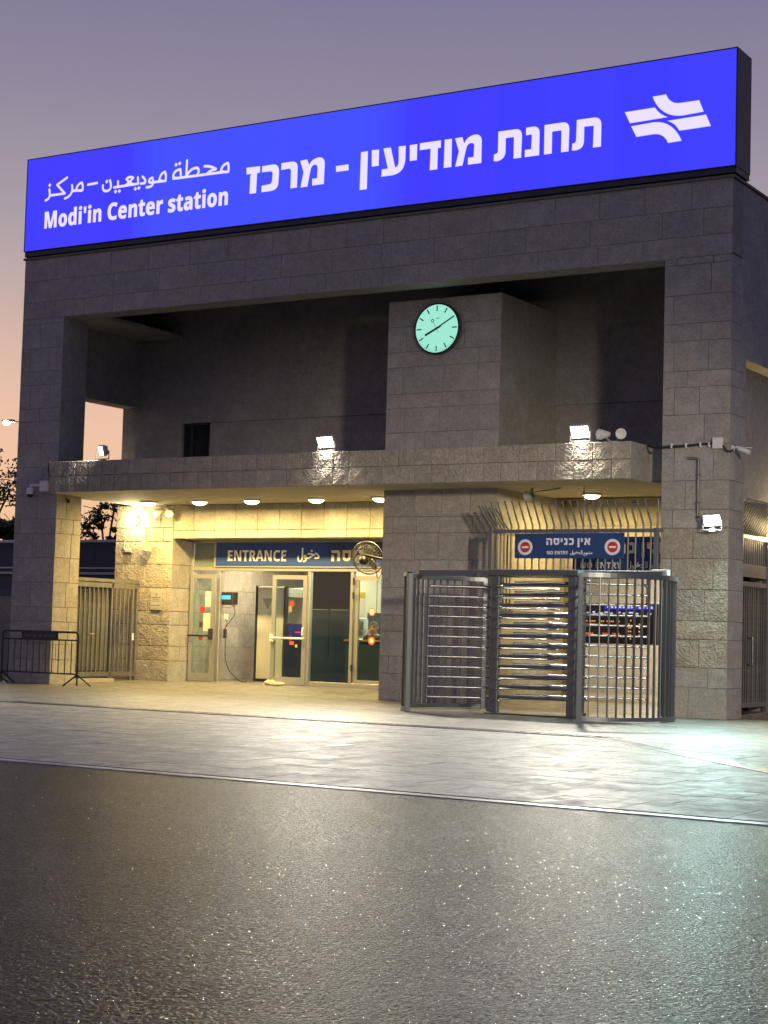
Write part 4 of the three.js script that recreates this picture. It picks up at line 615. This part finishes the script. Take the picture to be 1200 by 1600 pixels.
{
  const g = thing('security_screen_partition', 'dark tinted partition behind the fixed entrance pane', 'partition', [4.86, 0.08, -4.75]);
  part('panel', CB(-0.52, 0, -0.04, 0.5, 2.5, 0.04, 0.008), std({ color: lin3(0.010, 0.026, 0.06), roughness: 0.4 }), g); for (const x of [-0.5, 0.02]) part('frame_line', B(x, 1.62, 0.041, x + 0.46, 1.635, 0.05), aluM, g); part('frame_line', B(-0.02, 0.6, 0.041, -0.01, 1.62, 0.05), darkMetalM, g);
}
{
  const g = thing('baggage_scanner', 'dark blue scanner console with red and blue indicator lights', 'scanner', [3.96, 0.08, -4.8]);
  part('cabinet', CB(-0.3, 0, -0.5, 0.34, 1.32, 0.1, 0.02), std({ color: lin3(0.015, 0.02, 0.06), roughness: 0.35 }), g);
  part('screen', B(-0.16, 0.98, 0.101, 0.2, 1.3, 0.106), glow(0.02, 0.03, 0.2, 0.6), g); part('blue_strip', B(0.23, 0.92, 0.101, 0.25, 1.3, 0.108), glow(0.1, 0.1, 1, 1.5), g);
  part('red_lamp', cbox(0.14, 0.03, 0.02, 0.004), glow(1, 0.05, 0.15, 1.3), g, [0.1, 1.12, 0.116]); part('red_lamp', cbox(0.12, 0.08, 0.02, 0.01), glow(1, 0.12, 0.03, 1.6), g, [-0.06, 0.88, 0.11]); part('amber_lamp', cbox(0.06, 0.06, 0.02, 0.01), glow(1, 0.55, 0.15, 1.6), g, [0.06, 0.82, 0.11]);
  part('monitor', CB(0.02, 1.4, -0.2, 0.34, 1.62, -0.15, 0.01), greyPlasticM, g); part('monitor_stand', B(0.15, 1.31, -0.2, 0.21, 1.41, -0.17), blackM, g);
}
{
  const g = thing('security_desk', 'dark front security desk behind the glass door', 'desk', [6.5, 0.08, -4.55]);
  part('front_panel', CB(-1.1, 0, -0.04, 1.2, 0.96, 0.0, 0.006), std({ color: lin3(0.03, 0.045, 0.06), roughness: 0.35 }), g); part('desk_top', CB(-1.12, 0.96, -0.75, 1.25, 1.0, 0.06, 0.006), std({ color: lin3(0.25, 0.17, 0.1), roughness: 0.5 }), g); for (const x of [-1.08, 1.18]) part('side_panel', B(x - 0.02, 0, -0.72, x + 0.02, 0.96, -0.041), std({ color: lin3(0.03, 0.045, 0.06), roughness: 0.35 }), g);
  const h = thing('white_partition', 'bright cream partition with panel joints behind the desk', 'partition', [6.0, 0.08, -6.4]); for (let i = 0; i < 5; i++) part('panel', CB(-1.6 + i * 0.64, 0, -0.04, -1.6 + i * 0.64 + 0.625, 2.7, 0.04, 0.006), std({ color: lin3(0.72, 0.72, 0.62), roughness: 0.7 }), h);
  part('notice', B(-1.5, 1.5, 0.041, -1.27, 1.9, 0.046), std({ color: lin3(0.6, 0.6, 0.5), roughness: 0.8 }), h); part('yellow_notice', B(-1.5, 1.92, 0.041, -1.27, 2.06, 0.046), std({ color: lin3(0.5, 0.36, 0.05), roughness: 0.8 }), h); part('dark_band', B(-1.2, 0.9, 0.041, 1.55, 1.6, 0.05), std({ color: lin3(0.04, 0.05, 0.07), roughness: 0.6 }), h);
  const w = thing('water_dispenser', 'white water dispenser with yellow label beside the desk worker', 'dispenser', [5.1, 0.08, -5.65]); part('cabinet', CB(-0.15, 0, -0.15, 0.15, 1.02, 0.15, 0.02), whitePlasticM, w); part('bottle', new THREE.LatheGeometry([[0.001, 0.46], [0.1, 0.46], [0.14, 0.42], [0.14, 0.12], [0.06, 0.03], [0.05, 0]].map(([a, b]) => new THREE.Vector2(a, b)), 20).translate(0, 1.02, 0), std({ color: lin3(0.7, 0.75, 0.75), roughness: 0.2 }), w); part('label', B(0.06, 1.2, 0.13, 0.13, 1.38, 0.145), std({ color: lin3(0.7, 0.45, 0.03), roughness: 0.6 }), w);
}
{ // seated desk worker resting the head on one hand
  const bones = [ // [a, b, ra, rb]
    [[0, 0.5, 0], [0, 0.78, 0.02], 0.16, 0.15], [[0, 0.78, 0.02], [0, 1.02, 0.06], 0.15, 0.14], [[-0.16, 1.04, 0.06], [0.16, 1.04, 0.06], 0.075, 0.075], [[0, 1.04, 0.06], [0, 1.16, 0.1], 0.06, 0.055],
    [[-0.18, 1.03, 0.06], [-0.24, 0.82, 0.24], 0.06, 0.045], [[-0.24, 0.82, 0.24], [-0.08, 1.12, 0.28], 0.045, 0.032], [[0.18, 1.03, 0.06], [0.26, 0.8, 0.2], 0.06, 0.045], [[0.26, 0.8, 0.2], [0.14, 0.92, 0.44], 0.045, 0.032],
    [[-0.1, 0.5, 0], [-0.12, 0.5, 0.42], 0.095, 0.07], [[0.1, 0.5, 0], [0.12, 0.5, 0.42], 0.095, 0.07], [[-0.12, 0.5, 0.42], [-0.12, 0.09, 0.42], 0.062, 0.042], [[0.12, 0.5, 0.42], [0.12, 0.09, 0.42], 0.062, 0.042], [[-0.12, 0.04, 0.4], [-0.12, 0.035, 0.56], 0.04, 0.032], [[0.12, 0.04, 0.4], [0.12, 0.035, 0.56], 0.04, 0.032]];
  const head = [[[0, 1.2, 0.1], [0, 1.3, 0.1], 0.078, 0.098], [[0, 1.19, 0.15], [0, 1.22, 0.16], 0.045, 0.05], [[0, 1.26, 0.2], [0, 1.23, 0.215], 0.012, 0.016], [[-0.085, 1.25, 0.1], [-0.1, 1.27, 0.09], 0.018, 0.02], [[0.085, 1.25, 0.1], [0.1, 1.27, 0.09], 0.018, 0.02]];
  const fingers = [[[-0.08, 1.12, 0.28], [-0.06, 1.17, 0.25], 0.032, 0.026], ...[0, 1, 2, 3].map((i) => [[-0.085 + i * 0.016, 1.16, 0.25], [-0.085 + i * 0.014, 1.235 - Math.abs(i - 1.4) * 0.01, 0.19], 0.009, 0.008]), [[-0.05, 1.15, 0.26], [-0.01, 1.175, 0.23], 0.01, 0.009],
    [[0.14, 0.92, 0.44], [0.13, 0.935, 0.5], 0.03, 0.026], ...[0, 1, 2, 3].map((i) => [[0.105 + i * 0.016, 0.935, 0.52], [0.1 + i * 0.017, 0.925, 0.59 - Math.abs(i - 1.4) * 0.01], 0.009, 0.008]), [[0.105, 0.93, 0.49], [0.075, 0.925, 0.53], 0.01, 0.009]];
  const field = (list, k) => (x, y, z) => { let s = 9; for (const [a, b, ra, rb] of list) { const ax = b[0] - a[0], ay = b[1] - a[1], az = b[2] - a[2], t = clamp(((x - a[0]) * ax + (y - a[1]) * ay + (z - a[2]) * az) / (ax * ax + ay * ay + az * az || 1e-9)), d = Math.hypot(x - a[0] - t * ax, y - a[1] - t * ay, z - a[2] - t * az) - lerp(ra, rb, t), h = clamp(0.5 + 0.5 * (s - d) / k); s = lerp(s, d, h) - k * h * (1 - h); } return s; };
  const surf = (f, c, half, n) => { const mc = new MarchingCubes(n, std({}), false, false, 60000); mc.isolation = 0; for (let k = 0; k < n; k++) for (let j = 0; j < n; j++) for (let i = 0; i < n; i++) { const q = (v) => (v - n / 2) / (n / 2) * half; mc.field[i + j * n + k * n * n] = -f(c[0] + q(i), c[1] + q(j), c[2] + q(k)); } mc.update(); const g = new THREE.BufferGeometry(); g.setAttribute('position', new THREE.BufferAttribute(mc.positionArray.slice(0, mc.count * 3).map((v, i) => v * half + c[i % 3]), 3)); g.computeVertexNormals(); return g; };
  const person = thing('person', 'person in dark jacket seated at the desk, hand raised to face', 'person', [5.66, 0.08, -5.3], 0.25);
  const body = surf(field(bones, 0.05), [0, 0.6, 0.16], 0.72, 80), hd = surf(field(head, 0.03), [0, 1.25, 0.12], 0.2, 56), ha = surf(field(fingers.slice(0, 6), 0.01), [-0.06, 1.17, 0.24], 0.1, 48), hb = surf(field(fingers.slice(6), 0.01), [0.12, 0.93, 0.51], 0.11, 48);
  for (const g of [body, hd, ha, hb]) { const n = g.attributes.position.count, c = new Float32Array(n * 3); const skin = g !== body; for (let i = 0; i < n; i++) { const y = g.attributes.position.getY(i); c.set(skin ? [0.36, 0.21, 0.14] : y > 1.1 ? [0.36, 0.21, 0.14] : y > 0.52 ? [0.035, 0.045, 0.05] : y > 0.08 ? [0.03, 0.032, 0.05] : [0.02, 0.02, 0.02], i * 3); } g.setAttribute('color', new THREE.BufferAttribute(c, 3)); }
  part('body', mergeGeometries([body, hd, ha, hb]), std({ vertexColors: true, roughness: 0.75 }), person);
  part('hair', new THREE.SphereGeometry(0.108, 24, 16, 0, Math.PI * 2, 0, Math.PI * 0.55).scale(0.97, 1.02, 1.02).rotateX(-0.45), std({ color: lin3(0.12, 0.09, 0.07), roughness: 0.8 }), person, [0, 1.3, 0.093]);
  for (const s of [-1, 1]) part('eye', new THREE.SphereGeometry(0.011, 10, 8), blackM, person, [s * 0.034, 1.275, 0.188]); part('mouth', new THREE.SphereGeometry(0.02, 10, 6).scale(1, 0.25, 0.4), std({ color: lin3(0.2, 0.07, 0.06) }), person, [0, 1.2, 0.205]);
  const ch = thing('office_chair', 'dark office chair under the seated person', 'chair', [5.66, 0.08, -5.3], 0.25); part('seat', cbox(0.46, 0.08, 0.46, 0.02), blackM, ch, [0, 0.36, 0]); part('backrest', cbox(0.42, 0.5, 0.06, 0.02), blackM, ch, [0, 0.72, -0.22]); part('stem', rod(V(0, 0.06, 0), V(0, 0.33, 0), 0.03), blackM, ch); for (let i = 0; i < 5; i++) { const a = i * 1.2566; part('leg', rod(V(0, 0.07, 0), V(Math.cos(a) * 0.28, 0.03, Math.sin(a) * 0.28), 0.02), blackM, ch); }
}
{ // departures board behind the turnstile
  const W = 512, H = 256, [c, x] = canvas(W, H); x.fillStyle = 'rgb(14,10,12)'; x.fillRect(0, 0, W, H); x.fillStyle = 'rgb(44,40,200)'; x.fillRect(170, 0, 342, 34); x.fillStyle = 'rgb(20,24,40)'; x.fillRect(0, 34, 512, 56);
  x.fillStyle = 'rgb(225,225,245)'; for (let i = 0; i < 12; i++) { x.fillRect(190 + i * 26, 8 + (i % 3), 8 + (i * 7) % 12, 16); x.fillRect(14 + i * 40, 48 + (i % 2) * 6, 14 + (i * 11) % 18, 10); }
  const led = (y, a, b, col) => { x.fillStyle = col; for (let q = a; q < b; q += 13) if ((q * 7 + y) % 5) x.fillRect(q, y, 9, 10); };
  for (const [y, col] of [[108, 'rgb(255,170,70)'], [136, 'rgb(255,160,60)'], [190, 'rgb(255,120,70)']]) { led(y, 14, 110, col); led(y, 150, 270, col); } for (const y of [100, 124, 148, 172, 196, 220]) { led(y, 330, 345, 'rgb(255,180,100)'); led(y, 400, 425, 'rgb(255,210,140)'); }
  const g = thing('departures_board', 'amber and blue departures board hanging behind the turnstile', 'display board', [11.55, 1.55, -4.9]);
  part('case', cbox(1.7, 0.8, 0.14, 0.012), blackM, g); part('screen', new THREE.PlaneGeometry(1.66, 0.76), std({ color: 0x000000, emissive: 0xffffff, emissiveMap: canvasTex(c), emissiveIntensity: 0.9, roughness: 0.4 }), g, [0, 0, 0.072]);
  for (const s of [-0.6, 0.6]) part('hanger', rod(V(s, 0.39, 0), V(s, 1.76, 0), 0.018), greySteelM, g);
}
// ------------------------------------------------------------------ background beyond the side opening
{
  const navyM = std({ color: lin3(0.012, 0.02, 0.045), roughness: 0.6 }), paleM = std({ color: lin3(0.34, 0.35, 0.36), roughness: 0.6 });
  const w = thing('retaining_wall', 'grey retaining wall far behind the side gate', 'wall', [-30, -0.05, -30]); part('wall_body', B(-40, 0, -0.5, 24, 3.4, 0), std({ color: lin3(0.14, 0.14, 0.15), map: stoneColor, roughness: 0.9 }), w);
  for (let i = 0; i < 32; i++) part('coping_stone', CB(-40 + i * 2, 3.4, -0.6, -38.02 + i * 2, 3.5, 0.1, 0.01), paleM, w);
  const f = thing('navy_screen_fence', 'dark navy screen fence with pale rails on the retaining wall', 'fence', [-30, 3.45, -30.2]);
  for (let i = 0; i < 32; i++) part('panel', B(-40 + i * 2, 0, -0.03 - (i % 2) * 0.01, -38 + i * 2, 1.3, -(i % 2) * 0.01), navyM, f); part('rail', CB(-40, 1.3, -0.06, 24, 1.42, 0.06, 0.01), paleM, f); part('rail', CB(-40, 0.16, 0.001, 24, 0.22, 0.05, 0.01), paleM, f);
  const k = thing('grey_hoarding', 'pale grey sheet hoarding behind the sunset side pillar', 'hoarding', [0, -0.05, -6.2]); for (let i = 0; i < 14; i++) part('sheet', CB(-13.4 + i * 1.0, 0, -0.03, -12.42 + i * 1.0, 1.95, 0, 0.006), std({ color: lin3(0.27, 0.28, 0.28), metalness: 0.2, roughness: 0.6, map: stoneColor }), k);
  const barkM = std({ color: lin3(0.05, 0.038, 0.028), roughness: 0.95 }), leafM = [std({ color: lin3(0.035, 0.05, 0.022), roughness: 0.8, side: THREE.DoubleSide }), std({ color: lin3(0.025, 0.04, 0.02), roughness: 0.8, side: THREE.DoubleSide })];
  function tree(name, label, x, z, h, crowns, leaves, leaf = 0.2) {
    const g = thing(name, label, 'tree', [x, -0.06, z], 0, 'trees beyond the screen fence'), top = V(0, h * 0.5, 0), limbs = [new THREE.CylinderGeometry(0.1, 0.2, h * 0.5, 10).translate(0, h * 0.25, 0)], P = [], N = [];
    for (const [cx, cy, cz, r] of crowns) {
      const e = V(cx, cy, cz); limbs.push(tube([top.clone(), V(cx * 0.4 + rr(-0.2, 0.2), lerp(h * 0.5, cy, 0.5), cz * 0.4), e], 0.05, 8, 5));
      for (let k = 0; k < 7; k++) { const t = e.clone().add(V(rr(-1, 1) * r, rr(-0.6, 0.9) * r, rr(-1, 1) * r)); limbs.push(tube([e, e.clone().lerp(t, 0.5).add(V(0, 0.1, 0)), t], 0.018, 5, 4)); }
      const cl = []; for (let k = 0; k < 16; k++) cl.push([V(rr(-1, 1), rr(-1, 1), rr(-1, 1)).normalize().multiplyScalar(r * rr(0.25, 1)), r * rr(0.16, 0.34)]);
      for (let k = 0; k < leaves; k++) { const [o, cr] = cl[Math.floor(rnd() * 16)], p = e.clone().add(o).add(V(rr(-1, 1), rr(-1, 1) * 0.7, rr(-1, 1)).multiplyScalar(cr)), a = V(rr(-1, 1), rr(-1, 1), rr(-1, 1)).normalize(), b = V(rr(-1, 1), rr(-1, 1), rr(-1, 1)).cross(a).normalize(), l = leaf * rr(0.6, 1.3); const q = [p.clone().addScaledVector(a, l), p.clone().addScaledVector(b, l * 0.4), p.clone().addScaledVector(a, -l * 0.5), p.clone().addScaledVector(b, -l * 0.4)]; for (const i of [0, 1, 2, 0, 2, 3]) P.push(q[i].x, q[i].y, q[i].z); }
    }
    part('trunk', merge(limbs), barkM, g); const ge = new THREE.BufferGeometry(); ge.setAttribute('position', new THREE.BufferAttribute(new Float32Array(P), 3)); ge.computeVertexNormals(); part('crown', ge, leafM[Math.floor(rnd() * 2)], g);
  }
  tree('loose_tree', 'loose dark tree against the sunset at the picture edge', -34.6, -35, 10, [[0, 8.2, 0, 1.7], [1.3, 7.6, 0.4, 1.2], [-1.2, 9, 0, 1.4], [-1.5, 7, 0.5, 1.4]], 420, 0.14);
  tree('gateway_tree', 'dark leaning tree seen through the gap above the side gate', -26.6, -34, 8, [[-0.4, 6.3, 0, 0.9], [0.6, 6.9, 0.2, 0.7], [-1.2, 5.6, 0, 0.8], [1.2, 6.4, 0, 0.6]], 380, 0.13);
  tree('round_bush', 'dark low bush behind the fence rail beside the pillar', -28.6, -33, 6, [[0, 5.2, 0, 0.9], [-0.9, 4.6, 0, 0.9], [-1.9, 4.9, 0, 0.8]], 900, 0.16);
  tree('round_bush', 'dark low bush behind the fence rail beside the rock faced wall', -25.0, -33, 6, [[0, 4.9, 0, 0.8], [0.9, 5.4, 0, 0.9], [1.9, 5.5, 0, 0.9]], 900, 0.16);
  tree('round_bush', 'dark bush low at the picture edge under the loose tree', -33.4, -33, 6, [[1.0, 5.3, 0, 0.9], [-0.2, 4.8, 0, 0.7], [2.0, 5.6, 0, 0.9]], 900, 0.16);
  const s = thing('street_lamp', 'lit street lamp head on arm beside the roof pillar', 'street lamp', [-26.2, -0.05, -29]);
  part('pole', new THREE.CylinderGeometry(0.06, 0.11, 10.0, 12).translate(0, 5, 0), greySteelM, s); part('arm', rod(V(0, 9.9, 0), V(-1.75, 10.05, 0), 0.04), greySteelM, s); part('head', cbox(0.6, 0.1, 0.24, 0.02), greySteelM, s, [-2.0, 10.1, 0]); part('lens', new THREE.SphereGeometry(0.13, 16, 10).scale(1.6, 0.9, 1), glow(1, 0.96, 0.8, 8), s, [-2.05, 10.02, 0.06]);
  const pl = new THREE.PointLight(lin3(1, 0.9, 0.7), 30); pl.position.set(-2.05, 10.02, 0.06); pl.shadow.radius = 4; pl.castShadow = true; pl.name = 'street_lamp_light'; s.add(pl);
}
renderer.render(scene, camera);
